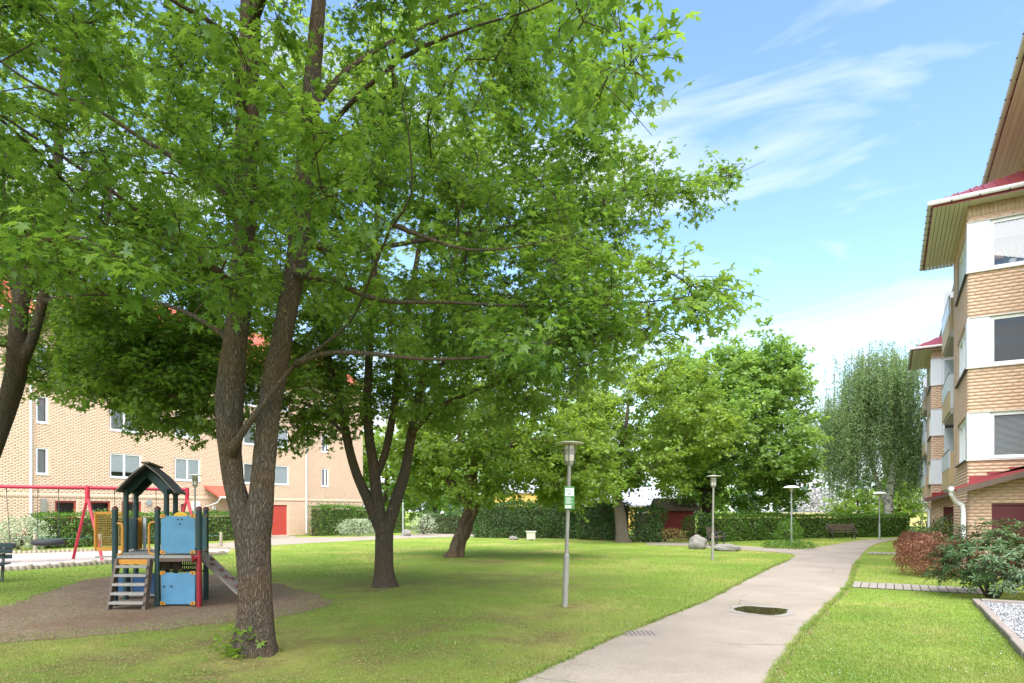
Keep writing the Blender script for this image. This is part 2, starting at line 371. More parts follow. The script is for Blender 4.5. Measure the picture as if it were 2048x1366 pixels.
def asphalt_b(N):
    pos = N('ShaderNodeNewGeometry').outputs['Position']
    n1 = tex(N, 0.6, 5, 0.6, pos); n2 = tex(N, 34, 5, 0.85, pos); n3 = tex(N, 4, 6, 0.75, pos)
    col = ramp(N, n1, [(0.3, (0.28, 0.23, 0.18)), (0.7, (0.395, 0.332, 0.265))])
    col = mixc(N, N('ShaderNodeMapRange', {0: n2, 1: 0.3, 2: 0.7, 3: 0.0, 4: 0.7}).outputs[0], col, (0.15, 0.135, 0.12))
    col = mixc(N, N('ShaderNodeMapRange', {0: n3, 1: 0.55, 2: 0.75, 3: 0.0, 4: 0.4}).outputs[0], col, (0.40, 0.36, 0.31))
    cr = N('ShaderNodeTexVoronoi', {0: N('ShaderNodeMix', {0: 0.22, 4: pos, 5: N('ShaderNodeTexNoise', {0: pos, 'Scale': 1.3, 'Detail': 6.0}).outputs[1]}, data_type='VECTOR').outputs[1], 'Scale': 0.55}, feature='DISTANCE_TO_EDGE').outputs[0]
    ck = N('ShaderNodeMath', {0: N('ShaderNodeMapRange', {0: cr, 1: 0.0, 2: 0.006, 3: 0.75, 4: 0.0}).outputs[0], 1: N('ShaderNodeMapRange', {0: tex(N, 0.45, 3, 0.6, pos), 1: 0.45, 2: 0.6}).outputs[0]}, operation='MULTIPLY').outputs[0]
    col = mixc(N, ck, col, (0.09, 0.08, 0.065))
    st = N('ShaderNodeMapRange', {0: tex(N, 1.7, 5, 0.7, N('ShaderNodeMapping', {0: pos, 'Location': (5, 9, 0)}).outputs[0]), 1: 0.55, 2: 0.72, 3: 0.0, 4: 0.4}).outputs[0]
    col = mixc(N, st, col, (0.19, 0.165, 0.135))
    return N('ShaderNodeBsdfPrincipled', {'Base Color': col, 'Roughness': 0.9, 'Specular IOR Level': 0.2, 'Normal': bump(N, n2, 0.4, 0.006)}).outputs[0]
M['asphalt'] = mat('asphalt', asphalt_b)
def speck_b(N, a, b, sc=60, patch=None):
    pos = N('ShaderNodeNewGeometry').outputs['Position']
    v = N('ShaderNodeTexVoronoi', {0: pos, 'Scale': sc}).outputs
    g = N('ShaderNodeSeparateColor', {0: v[1]}).outputs[0]
    col = mixc(N, g, a, b)
    col = mixc(N, N('ShaderNodeMapRange', {0: tex(N, 0.8, 6, 0.7, pos), 1: 0.42, 2: 0.68, 3: 0, 4: 0.75}).outputs[0], col, patch or a)
    return N('ShaderNodeBsdfPrincipled', {'Base Color': col, 'Roughness': 0.95, 'Specular IOR Level': 0.1, 'Normal': bump(N, v[0], 0.5, 0.01)}).outputs[0]
M['mulch'] = mat('mulch', speck_b, a=(0.12, 0.086, 0.062), b=(0.26, 0.20, 0.13), sc=38, patch=(0.15, 0.08, 0.06))
M['pit_gravel'] = mat('pit_gravel', speck_b, a=(0.30, 0.255, 0.23), b=(0.44, 0.39, 0.36), sc=45)
M['gravel_base'] = mat('gravel_base', speck_b, a=(0.15, 0.15, 0.16), b=(0.34, 0.34, 0.35), sc=30)
M['soil'] = mat('soil', speck_b, a=(0.05, 0.035, 0.025), b=(0.11, 0.08, 0.055), sc=40)
M['verge_soil'] = mat('verge_soil', speck_b, a=(0.17, 0.125, 0.075), b=(0.27, 0.215, 0.12), sc=50, patch=(0.22, 0.19, 0.07))
def pebble_b(N):
    r = N('ShaderNodeNewGeometry').outputs['Random Per Island']
    col = ramp(N, r, [(0, (0.10, 0.10, 0.11)), (0.5, (0.24, 0.24, 0.25)), (1, (0.46, 0.45, 0.44))])
    return N('ShaderNodeBsdfPrincipled', {'Base Color': col, 'Roughness': 0.8}).outputs[0]
M['pebble'] = mat('pebble', pebble_b)
def glass_b(N, base=0.05, tint=(0.97, 0.98, 0.98)):
    fr = N('ShaderNodeFresnel', {0: 1.5}).outputs[0]
    f = N('ShaderNodeMath', {0: fr, 1: base}, operation='ADD', use_clamp=True).outputs[0]
    return N('ShaderNodeMixShader', {0: f, 1: N('ShaderNodeBsdfTransparent', {0: rgb(tint)}).outputs[0], 2: N('ShaderNodeBsdfGlossy', {0: (1, 1, 1, 1), 'Roughness': 0.01}).outputs[0]}).outputs[0]
M['glass'] = mat('glass', glass_b)
def water_b(N):
    return N('ShaderNodeBsdfPrincipled', {'Base Color': (0.05, 0.04, 0.02, 1), 'Roughness': 0.02, 'IOR': 1.33, 'Specular IOR Level': 0.8}).outputs[0]
M['water'] = mat('water', water_b)
mk('damp_rim', (0.27, 0.24, 0.205), 0.6, 0.22, 9)

# ------------------------------------------------------------------ ground, paths
def roughen(pts, step=0.2, amp=0.03, seed=0.0):
    out = []
    n = len(pts)
    for i in range(n):
        a, b = Vector(pts[i]), Vector(pts[(i + 1) % n]); d = (b - a).length; k = max(1, min(60, int(d / step)))
        for j in range(k):
            p = a.lerp(b, j / k)
            q = noise.noise_vector(Vector((p.x * 1.7 + seed, p.y * 1.7, seed))) * amp + noise.noise_vector(Vector((p.x * 7 + seed, p.y * 7, 3))) * amp * 0.6
            out.append(Vector((p.x + q.x, p.y + q.y, p.z)))
    return out
def smooth_poly(pts, k=4):
    """Catmull-Rom round a closed outline"""
    n = len(pts); out = []
    for i in range(n):
        p0, p1, p2, p3 = (Vector(pts[(i + j - 1) % n]) for j in range(4))
        for s in range(k):
            t = s / k
            out.append(0.5 * ((2 * p1) + (p2 - p0) * t + (2 * p0 - 5 * p1 + 4 * p2 - p3) * t * t + (3 * p1 - p0 - 3 * p2 + p3) * t ** 3))
    return out
SHEETS = {}
def sheet(name, pts, z, m, kind='structure', parent=None):
    off = WL[parent.name] if parent is not None else Vector((0, 0, 0))
    me = bpy.data.meshes.new(name)
    me.from_pydata([(p[0] - off.x, p[1] - off.y, z - off.z) for p in pts], [], [tuple(range(len(pts)))])
    if me.polygons[0].normal.z < 0: me.flip_normals()
    me.materials.append(m); me.update()
    o = link(name, me, parent)
    if kind and parent is None: o['kind'] = kind
    SHEETS[o.name] = np.array([(p[0], p[1]) for p in pts]); return o
def inside(poly, x, y):
    r = np.zeros(x.shape, bool); n = len(poly); j = n - 1
    for i in range(n):
        xi, yi = poly[i]; xj, yj = poly[j]
        if yi != yj:
            r ^= ((yi > y) != (yj > y)) & (x < (xj - xi) * (y - yi) / (yj - yi) + xi)
        j = i
    return r
g = sheet('ground', [(-1500, -1500), (1500, -1500), (1500, 1500), (-1500, 1500)], 0, M['ground']); g['label'] = 'wide mown lawn with brown and yellowed patches'
SHEETS.clear()
main_path = [gp(*p) for p in [(880, 1440), (1030, 1366), (1150, 1311), (1250, 1266), (1400, 1206), (1480, 1166), (1545, 1133), (1588, 1115), (1578, 1107), (1500, 1101), (1440, 1097), (1370, 1092), (1300, 1090), (1300, 1085.5), (1390, 1086), (1470, 1091), (1590, 1098), (1650, 1092), (1700, 1084), (1735, 1079.5), (1775, 1077), (1840, 1075), (1845, 1078.5), (1790, 1080), (1762, 1085), (1742, 1092), (1722, 1110), (1708, 1140), (1700, 1165), (1680, 1190), (1628, 1240), (1575, 1308), (1536, 1366), (1490, 1440)]]
o = sheet('path', roughen(smooth_poly(main_path, 3), 0.18, 0.035), 0.006, M['asphalt']); o['label'] = 'pale asphalt footpath curving through the lawn'
vp = smooth_poly(main_path, 3); vq = []
for i in range(len(vp)):
    d_ = (vp[(i + 1) % len(vp)] - vp[i - 1]); n_ = Vector((d_.y, -d_.x, 0)).normalized(); vq.append(vp[i] - n_ * 0.05)
ar = sum(vp[i - 1].x * vp[i].y - vp[i].x * vp[i - 1].y for i in range(len(vp)))
if ar > 0: vq = [2 * a_ - b_ for a_, b_ in zip(vp, vq)]
o = sheet('path_verge', roughen(vq, 0.12, 0.10, 4), 0.003, M['verge_soil']); o['label'] = 'bare brownish soil along the edges of the asphalt path'; SHEETS.pop('path_verge')
back_path = [gp(*p) for p in [(330, 1108), (445, 1099), (545, 1091), (700, 1082), (850, 1075.5), (960, 1073), (1000, 1071), (1000, 1067), (940, 1065), (870, 1066), (800, 1070.5), (700, 1074), (600, 1074.5), (585, 1071.5), (540, 1072), (520, 1077), (445, 1086), (330, 1094)]]
o = sheet('back_path', roughen(smooth_poly(back_path, 3), 0.5, 0.04, 5), 0.006, M['asphalt']); o['label'] = 'pale asphalt path along the hedges by the red door'
mulch = [gp(*p) for p in [(-260, 1240), (-60, 1225), (60, 1196), (150, 1166), (230, 1152), (340, 1147), (470, 1152), (560, 1172), (640, 1192), (668, 1206), (610, 1226), (480, 1244), (350, 1258), (200, 1272), (60, 1284), (-100, 1290), (-300, 1292)]]
o = sheet('play_surface', roughen(smooth_poly(mulch, 4), 0.10, 0.20, 9), 0.005, M['mulch']); o['label'] = 'brown worn fall surface round the play tower'
pit = [gp(*p) for p in [(-330, 1122), (-100, 1111), (60, 1107), (250, 1101), (400, 1096), (462, 1099), (452, 1108), (400, 1113), (230, 1126), (60, 1138), (-60, 1145), (-330, 1158)]]
o = sheet('gravel_pit', roughen(pit, 0.4, 0.03, 2), 0.009, M['pit_gravel']); o['label'] = 'pale gravel pit under the swings'

# ------------------------------------------------------------------ foliage toolkit
def fan(outline, center=(0, 0.38, 0), curl=0.22):
    pts = [(center[0], center[1], 0.02)] + [(x, y, -curl * (x * x + (y - 0.35) ** 2)) for x, y in outline]
    n = len(outline)
    return np.array(pts, float), np.array([(0, i + 1, (i + 1) % n + 1) for i in range(n)])
_h = [(0.17, -0.05), (0.43, -0.03), (0.23, 0.17), (0.42, 0.33), (0.63, 0.60), (0.34, 0.50), (0.16, 0.53), (0.18, 0.74)]
T_MAPLE = fan([(0, 0)] + _h + [(0, 1.08)] + [(-x, y) for x, y in reversed(_h)])
_h = [(0.40, -0.02), (0.24, 0.18), (0.62, 0.58), (0.17, 0.53)]
T_MAPLE_MID = fan([(0, 0)] + _h + [(0, 1.08)] + [(-x, y) for x, y in reversed(_h)])
T_STAR = (np.array([(0, 0, 0), (0.45, -0.04, -0.05), (0.66, 0.62, -0.12), (0.21, 0.55, 0.02), (0, 1.10, -0.14), (-0.21, 0.55, 0.02), (-0.66, 0.62, -0.12), (-0.45, -0.04, -0.05), (0.26, 0.22, -0.01), (-0.26, 0.22, -0.01)], float),
          np.array([(0, 3, 5), (3, 4, 5), (0, 2, 3), (0, 5, 6), (0, 1, 8), (0, 9, 7)]))
T_OVAL = (np.array([(0, 0, 0), (0.30, 0.38, -0.02), (0, 1, -0.12), (-0.30, 0.38, -0.02)], float), np.array([(0, 1, 2), (0, 2, 3)]))
T_LONG = (np.array([(0, 0, 0), (0.13, 0.3, 0.03), (0.15, 0.65, 0.02), (0, 1, -0.06), (-0.15, 0.65, 0.02), (-0.13, 0.3, 0.03), (0, 0.5, -0.02)], float),
          np.array([(6, 0, 1), (6, 1, 2), (6, 2, 3), (6, 3, 4), (6, 4, 5), (6, 5, 0)]))
T_CLUMP = (np.array([(0, 0, 0), (0.45, 0.15, 0.1), (0.25, 0.8, -0.1), (-0.2, 1.0, 0.05), (-0.5, 0.4, -0.08)], float), np.array([(0, 1, 2), (0, 2, 3), (0, 3, 4)]))
def unit(a): return a / np.maximum(np.linalg.norm(a, axis=-1, keepdims=True), 1e-9)
def leaf_frames(A, N):
    A = unit(A); B = unit(np.cross(A, N)); N = np.cross(B, A); return B, A, N
def scatter(P, A, N, S, T):
    B, A, N = leaf_frames(A, N); V, Fc = T
    W = P[:, None, :] + S[:, None, None] * (V[None, :, 0:1] * B[:, None] + V[None, :, 1:2] * A[:, None] + V[None, :, 2:3] * N[:, None])
    k = len(V)
    f = (Fc[None] + (np.arange(len(P)) * k)[:, None, None]).reshape(-1, 3)
    return W.reshape(-1, 3), f
def rdir(n): return unit(RNG.normal(size=(n, 3)))
def leaf_parts(P, A, N, S, T, m, parent, count, name='leaf'):
    """the leaves that show largest become objects of their own; returns the mask of the rest"""
    px, py, Y = w2p(P)
    sc = np.where((px > 5) & (px < 2043) & (py > 5) & (py < 1361) & (Y > 0.5), S / np.maximum(Y, 0.5), 0)
    idx = np.argsort(-sc)[:count]; idx = idx[sc[idx] > 0]
    me = arr_mesh(name, T[0], T[1], m)
    B, A2, N2 = leaf_frames(A, N); off = WL[parent.name]
    for i in idx:
        o = bpy.data.objects.new(name, me); COL.objects.link(o); o.parent = parent
        mt = Matrix.Identity(4); s = S[i]
        for r in range(3):
            mt[r][0] = B[i, r] * s; mt[r][1] = A2[i, r] * s; mt[r][2] = N2[i, r] * s; mt[r][3] = P[i, r] - off[r]
        o.matrix_basis = mt
    keep = np.ones(len(P), bool); keep[idx] = False
    return keep

def crom(pts, step):
    """pts: list of (Vector, r) -> resampled smooth list"""
    out = []; n = len(pts)
    for i in range(n - 1):
        p0, p1, p2, p3 = (pts[max(0, min(n - 1, i + j - 1))] for j in range(4))
        k = max(1, int((p2[0] - p1[0]).length / step))
        for s in range(k):
            t = s / k
            q = 0.5 * ((2 * p1[0]) + (p2[0] - p0[0]) * t + (2 * p0[0] - 5 * p1[0] + 4 * p2[0] - p3[0]) * t * t + (3 * p1[0] - p0[0] - 3 * p2[0] + p3[0]) * t ** 3)
            out.append((q, p1[1] + (p2[1] - p1[1]) * t))
    out.append(pts[-1]); return out
def tubes(chains, rough=0.0):
    """chains: list of (pos (m,3), rad (m,)) -> verts, quads; sides follow the thickness"""
    VV = []; FF = []; base = 0
    for pos, rad in chains:
        m = len(pos)
        if m < 2: continue
        rmax = rad.max(); n = 28 if rmax > 0.16 else 12 if rmax > 0.06 else 6 if rmax > 0.02 else 4
        d = np.gradient(pos, axis=0); d = unit(d)
        x = np.cross(d, [0.31, 0.17, 0.05]); x = unit(x); y = np.cross(d, x)
        for i in range(1, m):                                   # keep the frame from twisting
            xi = x[i - 1] - d[i] * np.dot(x[i - 1], d[i]); x[i] = xi / max(1e-9, np.linalg.norm(xi)); y[i] = np.cross(d[i], x[i])
        a = 2 * np.pi * np.arange(n) / n
        rr = np.repeat(rad[:, None], n, 1)
        if rough and rmax > 0.05:
            for i in range(m):
                for k in range(n):
                    q = Vector((math.cos(a[k]) * 2.2, math.sin(a[k]) * 2.2, pos[i, 2] * 1.3 + pos[0, 0]))
                    q2 = Vector((math.cos(a[k]) * 6, math.sin(a[k]) * 6, pos[i, 2] * 5 + pos[0, 0]))
                    rr[i, k] *= 1 + rough * (noise.noise(q) + 0.45 * noise.noise(q2))
        if rmax > 0.16 and pos[:, 2].min() < 0.1:                # root flare
            fl_ = np.clip(1 - pos[:, 2] / 0.45, 0, 1) ** 1.6
            rr *= 1 + fl_[:, None] * (0.03 + 0.20 * np.maximum(0, np.sin(a * 5 + pos[0, 0] * 3 + 0.6 * np.sin(a * 2)))[None])
        W = pos[:, None] + rr[..., None] * (np.cos(a)[None, :, None] * x[:, None] + np.sin(a)[None, :, None] * y[:, None])
        VV.append(W.reshape(-1, 3))
        i = np.arange(m - 1)[:, None] * n; k = np.arange(n)[None]; k2 = (k + 1) % n
        FF.append((np.stack([i + k, i + k2, i + n + k2, i + n + k], -1) + base).reshape(-1, 4)); base += m * n
    return np.concatenate(VV), np.concatenate(FF)

def grow(limbs, attr, tip=0.004, wob=0.10, rise=0.12, step=0.30, expo=2.35, trunk_min=0.0):
    """limbs: hand-laid stems [(Vector, radius)...]; attr: (n,3) twig ends to be reached by branching"""
    pos = []; par = []; rmin = []
    for limb in limbs:
        pl = crom(limb, 0.14)
        if pos:
            arr = np.array(pos); j = int(np.argmin(((arr - np.array(pl[0][0])) ** 2).sum(1)))
        else: j = -1
        for q, r in pl:
            pos.append(tuple(q)); par.append(j); rmin.append(r); j = len(pos) - 1
    nl = len(pos); pos = np.array(pos); cap = nl + len(attr) * 26
    POS = np.zeros((cap, 3)); POS[:nl] = pos; PAR = np.full(cap, -1); PAR[:nl] = par; RM = np.zeros(cap); RM[:nl] = rmin
    OK = np.zeros(cap, bool); OK[:nl] = (np.array(rmin) < 0.20) & (pos[:, 2] > trunk_min)
    n = nl
    d0 = np.array([((pos[OK[:nl]] - a) ** 2).sum(1).min() for a in attr])
    tips = []
    for ai in np.argsort(d0):
        a = attr[ai]
        df = POS[:n] - a; d2 = np.sqrt((df ** 2).sum(1)) + 0.35 * np.maximum(0, df[:, 2])       # rather rise than hang
        d2[~OK[:n]] = 1e9
        j = int(np.argmin(d2)); p = POS[j].copy(); dist = np.linalg.norm(a - p)
        k = min(24, max(2, int(dist / step)))
        side = rdir(1)[0] * wob * dist; up = np.array([0, 0, rise * dist])
        pj = j; t = np.arange(1, k + 1) / k
        c = p[None] + (a - p)[None] * t[:, None] + (np.sin(t * np.pi))[:, None] * (up + side)[None]
        c[:-1] += RNG.normal(size=(k - 1, 3)) * 0.022
        POS[n:n + k] = c; PAR[n] = j; PAR[n + 1:n + k] = np.arange(n, n + k - 1); OK[n:n + k] = True
        n += k; tips.append(n - 1)
    POS = POS[:n]; PAR = PAR[:n]; RM = RM[:n]
    acc = np.zeros(n); RAD = np.zeros(n)
    for i in range(n - 1, -1, -1):
        r = max(acc[i], tip ** expo) ** (1 / expo)
        if RM[i] > 0: r = RM[i]
        RAD[i] = r
        if PAR[i] >= 0: acc[PAR[i]] += min(r, 0.05) ** expo
    # chains
    kids = [[] for _ in range(n)]
    for i in range(n):
        if PAR[i] >= 0: kids[PAR[i]].append(i)
    chains = []; starts = [i for i in range(n) if PAR[i] < 0]
    stack = [(i, -1) for i in starts]
    while stack:
        i, p = stack.pop(); c = [p] if p >= 0 else []
        while True:
            c.append(i)
            if not kids[i]: break
            ks = sorted(kids[i], key=lambda q: -RAD[q])
            for q in ks[1:]: stack.append((q, i))
            i = ks[0]
        ps = POS[c]; rs = RAD[c].copy()
        if p >= 0 and len(rs) > 1: rs[0] = min(rs[0], rs[1] * 1.15)
        chains.append((ps, rs))
    tdir = unit(POS[tips] - POS[PAR[tips]])
    return chains, POS[tips], tdir
def sprays(tips, tdir, per, rad, size, flat=0.45, up=1.0, droop=0.35, twigs=5, jit=0.35):
    """leaves round each twig end: on short side twigs, blades lying level and drooping outward"""
    n = len(tips); m = per
    az = RNG.uniform(0, 2 * np.pi, (n, twigs)); ln = rad * RNG.uniform(0.55, 1.15, (n, twigs))
    td = np.stack([np.cos(az), np.sin(az), RNG.normal(0, flat * 0.6, (n, twigs))], -1) + 0.9 * tdir[:, None]
    td = unit(td)
    st = tips[:, None] - tdir[:, None] * (RNG.uniform(0, 0.8, (n, twigs, 1)) * rad)
    en = st + td * ln[..., None]
    k = RNG.integers(0, twigs, (n, m)); t = RNG.uniform(0.12, 1.05, (n, m)) ** 0.8
    ii = np.arange(n)[:, None]
    P = st[ii, k] + (en - st)[ii, k] * t[..., None] + RNG.normal(0, 0.035 + rad * 0.10, (n, m, 3)) * np.array([1, 1, flat + 0.25])
    A = td[ii, k] * 0.8 + RNG.normal(0, 0.75, (n, m, 3)) * np.array([1, 1, 0.4]); A[..., 2] -= droop
    N = RNG.normal(0, jit, (n, m, 3)); N[..., 2] += up
    S = size * RNG.uniform(0.45, 1.3, (n, m))
    tw = [(np.array([st[i, j], (st[i, j] + en[i, j]) / 2 + [0, 0, 0.02], en[i, j]]), np.array([0.0045, 0.0035, 0.002])) for i in range(n) for j in range(twigs)]
    return P.reshape(-1, 3), A.reshape(-1, 3), N.reshape(-1, 3), S.reshape(-1), tw
def blob_points(c, r, n, zmin=-9, lump=0.25, freq=0.45, hollow=0.35, seed=0.0, gap=-0.25, xf=None):
    """points filling a lumpy ellipsoid, thinner inside, with gaps"""
    out = []
    c = np.array(c); r = np.array(r)
    while len(out) < n:
        u = rdir(400); rr = RNG.uniform(0, 1, 400) ** (1 / 3.0)
        keepin = (rr > hollow) | (RNG.uniform(0, 1, 400) < 0.25)
        for d, q, k in zip(u, rr, keepin):
            if not k: continue
            lim = 1 + lump * noise.noise(Vector(d * 2.2) + Vector((seed, 0, 0)))
            p = c + d * r * q * lim
            if p[2] < zmin: continue
            if noise.noise(Vector(p * freq) + Vector((0, seed, 0))) < gap: continue
            if xf is not None and not xf(p): continue
            out.append(p)
            if len(out) >= n: break
    return np.array(out)
def px_limbs(rows, Y=None):
    """rows of (px, py, Y, r) or (px, py, r) read off the photograph at a depth"""
    return [(at(r_[0], r_[1], r_[2] if len(r_) == 4 else Y), r_[-1]) for r_ in rows]
def make_tree(name, base, label, limbs, attr, bark, leafm, per, rad, size, T, parts=0, group=None, rough=0.10, clip=None, tip=0.004, trunk_min=1.2, wob=0.10, rise=0.12, droop=0.35, flat=0.45, jit=0.35, twigs=5, cat='tree', drawtw=True):
    root = thing(name, base, label, cat, group)
    chains, tips, tdir = grow(limbs, attr, tip=tip, trunk_min=trunk_min, wob=wob, rise=rise)
    P, A, N, S, tw = sprays(tips, tdir, per, rad, size, droop=droop, flat=flat, jit=jit, twigs=twigs)
    if clip is not None:
        k = clip(P); P, A, N, S = P[k], A[k], N[k], S[k]
    big = [c for c in chains if c[1].max() > 0.045]; small = [c for c in chains if c[1].max() <= 0.045] + (tw if drawtw else [])
    V, Fc = tubes(big, rough); arr_obj('trunk', V, Fc, M[bark], root, smooth=True)
    V, Fc = tubes(small); o = arr_obj('branches', V, Fc, M[bark], root, smooth=True); o['kind'] = 'stuff'
    if parts:
        k = leaf_parts(P, A, N, S, T, M[leafm], root, parts); P, A, N, S = P[k], A[k], N[k], S[k]
    if T is T_MAPLE:                                            # leaves further off need fewer facets
        nr = np.linalg.norm(P - np.array([0, 0, EYE]), axis=1) < 6.5
        V, Fc = scatter(P[nr], A[nr], N[nr], S[nr], T); V2, F2 = scatter(P[~nr], A[~nr], N[~nr], S[~nr], T_STAR)
        V, Fc = np.concatenate([V, V2]), np.concatenate([Fc, F2 + len(V)])
    else: V, Fc = scatter(P, A, N, S, T)
    o = arr_obj('crown', V, Fc, M[leafm], root); o['kind'] = 'stuff'
    return root

# ------------------------------------------------------------------ maple by the play tower (foreground)
B1 = gp(510, 1306)
Y1 = 7.63
EDGE = [(-900, 1300), (-300, 1340), (0, 1335), (60, 1235), (110, 1265), (160, 1355), (200, 1330), (255, 1275), (300, 1240), (330, 1420), (350, 1450), (400, 1420), (450, 1370), (490, 1385), (530, 1270), (570, 1440), (600, 1430), (640, 1400), (690, 1375), (720, 1300), (760, 1180), (1400, 1100)]
def right_edge(py): return np.interp(py, [e[0] for e in EDGE], [e[1] for e in EDGE])
def clip1(P, pad=0):
    px, py, Y = w2p(P)
    # lower fringe of the crown, higher on the right, hanging on the left
    low = np.interp(px, [-200, 0, 60, 200, 300, 420, 560, 640, 760, 900, 1100, 1250, 1400], [640, 700, 760, 730, 780, 700, 640, 690, 740, 780, 760, 720, 650])
    return ((Y > 2.9) | (P[:, 2] > 4.2)) & (px < right_edge(py) + pad) & ((py < low + pad) | (Y < 0)) & (np.linalg.norm(P - np.array([0, 0, EYE]), axis=1) > 3.1)
limbs1 = [px_limbs(l, Y1) for l in [
    [(508, 1318, .31), (509, 1302, .255), (511, 1270, .220), (511, 1200, .194), (508, 1120, .19), (505, 1070, .20), (502, 1030, .19)],
    [(497, 1075, .15), (483, 1020, .128), (467, 965, .120), (460, 905, .128), (459, 850, .150), (460, 790, .158), (469, 700, .140), (480, 600, .130), (487, 500, .125), (490, 400, .12), (494, 250, .13), (499, 100, .12), (502, 0, .11), (510, -300, .08), (505, -700, .04), (520, -900, .015)],
    [(513, 1070, .17), (522, 1000, .145), (526, 940, .135), (531, 890, .134), (539, 820, .128), (550, 755, .13), (564, 680, .12), (578, 600, .115), (590, 540, .11), (604, 400, .12), (619, 250, .105), (630, 100, .09), (648, -100, .07), (690, -450, .04), (720, -650, .015)],
    [(464, 900, 7.50, .08), (480, 872, 7.42, .066), (512, 828, 7.36, .056), (555, 772, 7.32, .053), (592, 728, 7.28, .052), (650, 688, 7.1, .044), (705, 636, 6.8, .032), (745, 545, 6.3, .026), (782, 455, 5.9, .022), (822, 390, 5.6, .018), (815, 250, 5.3, .014), (790, 160, 5.1, .010), (762, 60, 4.9, .007)],
    [(592, 728, 7.28, .05), (640, 708, 7.2, .046), (720, 706, 7.0, .04), (850, 718, 6.8, .034), (1000, 712, 6.6, .026), (1150, 690, 6.4, .018), (1300, 655, 6.2, .009)],
    [(787, 450, 5.9, .026), (860, 478, 5.9, .024), (940, 500, 5.9, .02), (1050, 492, 5.9, .012), (1130, 470, 5.8, .006)],
    [(588, 545, 7.6, .07), (660, 560, 7.3, .05), (760, 600, 7.0, .04), (900, 605, 6.7, .034), (1050, 612, 6.5, .027), (1200, 610, 6.4, .02), (1330, 600, 6.3, .013), (1440, 582, 6.2, .007)],
    [(596, 480, 7.7, .07), (700, 500, 8.2, .052), (850, 480, 8.7, .044), (1000, 455, 9.0, .037), (1120, 438, 9.2, .031), (1250, 396, 9.3, .022), (1400, 376, 9.4, .012), (1530, 322, 9.4, .005)],
    [(478, 590, 7.5, .075), (440, 545, 7.2, .06), (390, 515, 6.9, .052), (330, 465, 6.6, .046), (290, 432, 6.4, .042), (220, 379, 6.1, .036), (70, 275, 5.6, .026), (-60, 190, 5.2, .014)],
    [(486, 430, 7.6, .07), (430, 370, 7.5, .055), (359, 323, 7.4, .05), (280, 275, 7.3, .045), (190, 217, 7.2, .038), (80, 175, 7.0, .028), (-60, 80, 6.8, .015)],
    [(494, 260, 7.6, .06), (470, 130, 7.0, .05), (440, 60, 6.5, .042), (360, 10, 6.1, .035), (250, -60, 5.7, .022), (120, -150, 5.3, .01)],
    [(470, 690, 7.7, .06), (420, 650, 8.2, .05), (330, 610, 9.0, .04), (200, 590, 9.9, .03), (60, 600, 10.8, .018), (-60, 620, 11.4, .008)],
    [(612, 330, 7.6, .05), (680, 230, 7.0, .042), (800, 120, 6.2, .034), (930, 60, 5.5, .024), (1060, 20, 5.0, .014), (1180, -40, 4.6, .007)],
    [(622, 220, 7.7, .055), (720, 120, 8.3, .045), (880, 40, 9.0, .036), (1050, -10, 9.4, .026), (1200, -20, 9.6, .014), (1320, -60, 9.6, .006)],
    [(500, 60, 7.6, .06), (560, -80, 6.6, .05), (640, -200, 5.6, .04), (740, -350, 4.7, .028), (900, -500, 4.0, .014)],
]]
limbs1 = limbs1[:3] + [[(q, r if k == 0 else r * (0.66 if k < 3 else 0.5)) for k, (q, r) in enumerate(l)] for l in limbs1[3:]]
c1 = c2w(-2.75, 7.6, 7.6)
near1 = blob_points(c1, (6.3, 6.1, 4.9), 1420, zmin=3.2, seed=3.1, gap=-0.13, xf=lambda p: clip1(p[None], -55)[0])
# the long limb that reaches out over the path
ext = []
for (x0, y0, Y0), (x1_, y1_, Y1_), n_, sp in [((1000, 455, 9.0), (1545, 318, 9.4), 34, 42), ((1050, 612, 6.5), (1450, 585, 6.2), 26, 45), ((1000, 712, 6.6), (1340, 660, 6.2), 20, 40)]:
    for i in range(n_):
        t = random.random(); ext.append(at(x0 + (x1_ - x0) * t + random.gauss(0, 8), y0 + (y1_ - y0) * t + random.gauss(0, sp * (1.05 - t * 0.75)), Y0 + (Y1_ - Y0) * t + random.gauss(0, 0.45)))
attr1 = np.concatenate([near1, np.array([tuple(v) for v in ext])])
make_tree('maple_tree', B1, 'large twin-stemmed maple beside the play tower, its leaves reaching over the camera', limbs1, attr1, 'bark', 'leaf_maple', 90, 0.46, 0.078, T_MAPLE, parts=300, rough=0.13,
          clip=lambda P: clip1(P, 10) | ((w2p(P)[0] > 1230) & (w2p(P)[2] > 3) & (w2p(P)[0] < 1560)), trunk_min=2.6)

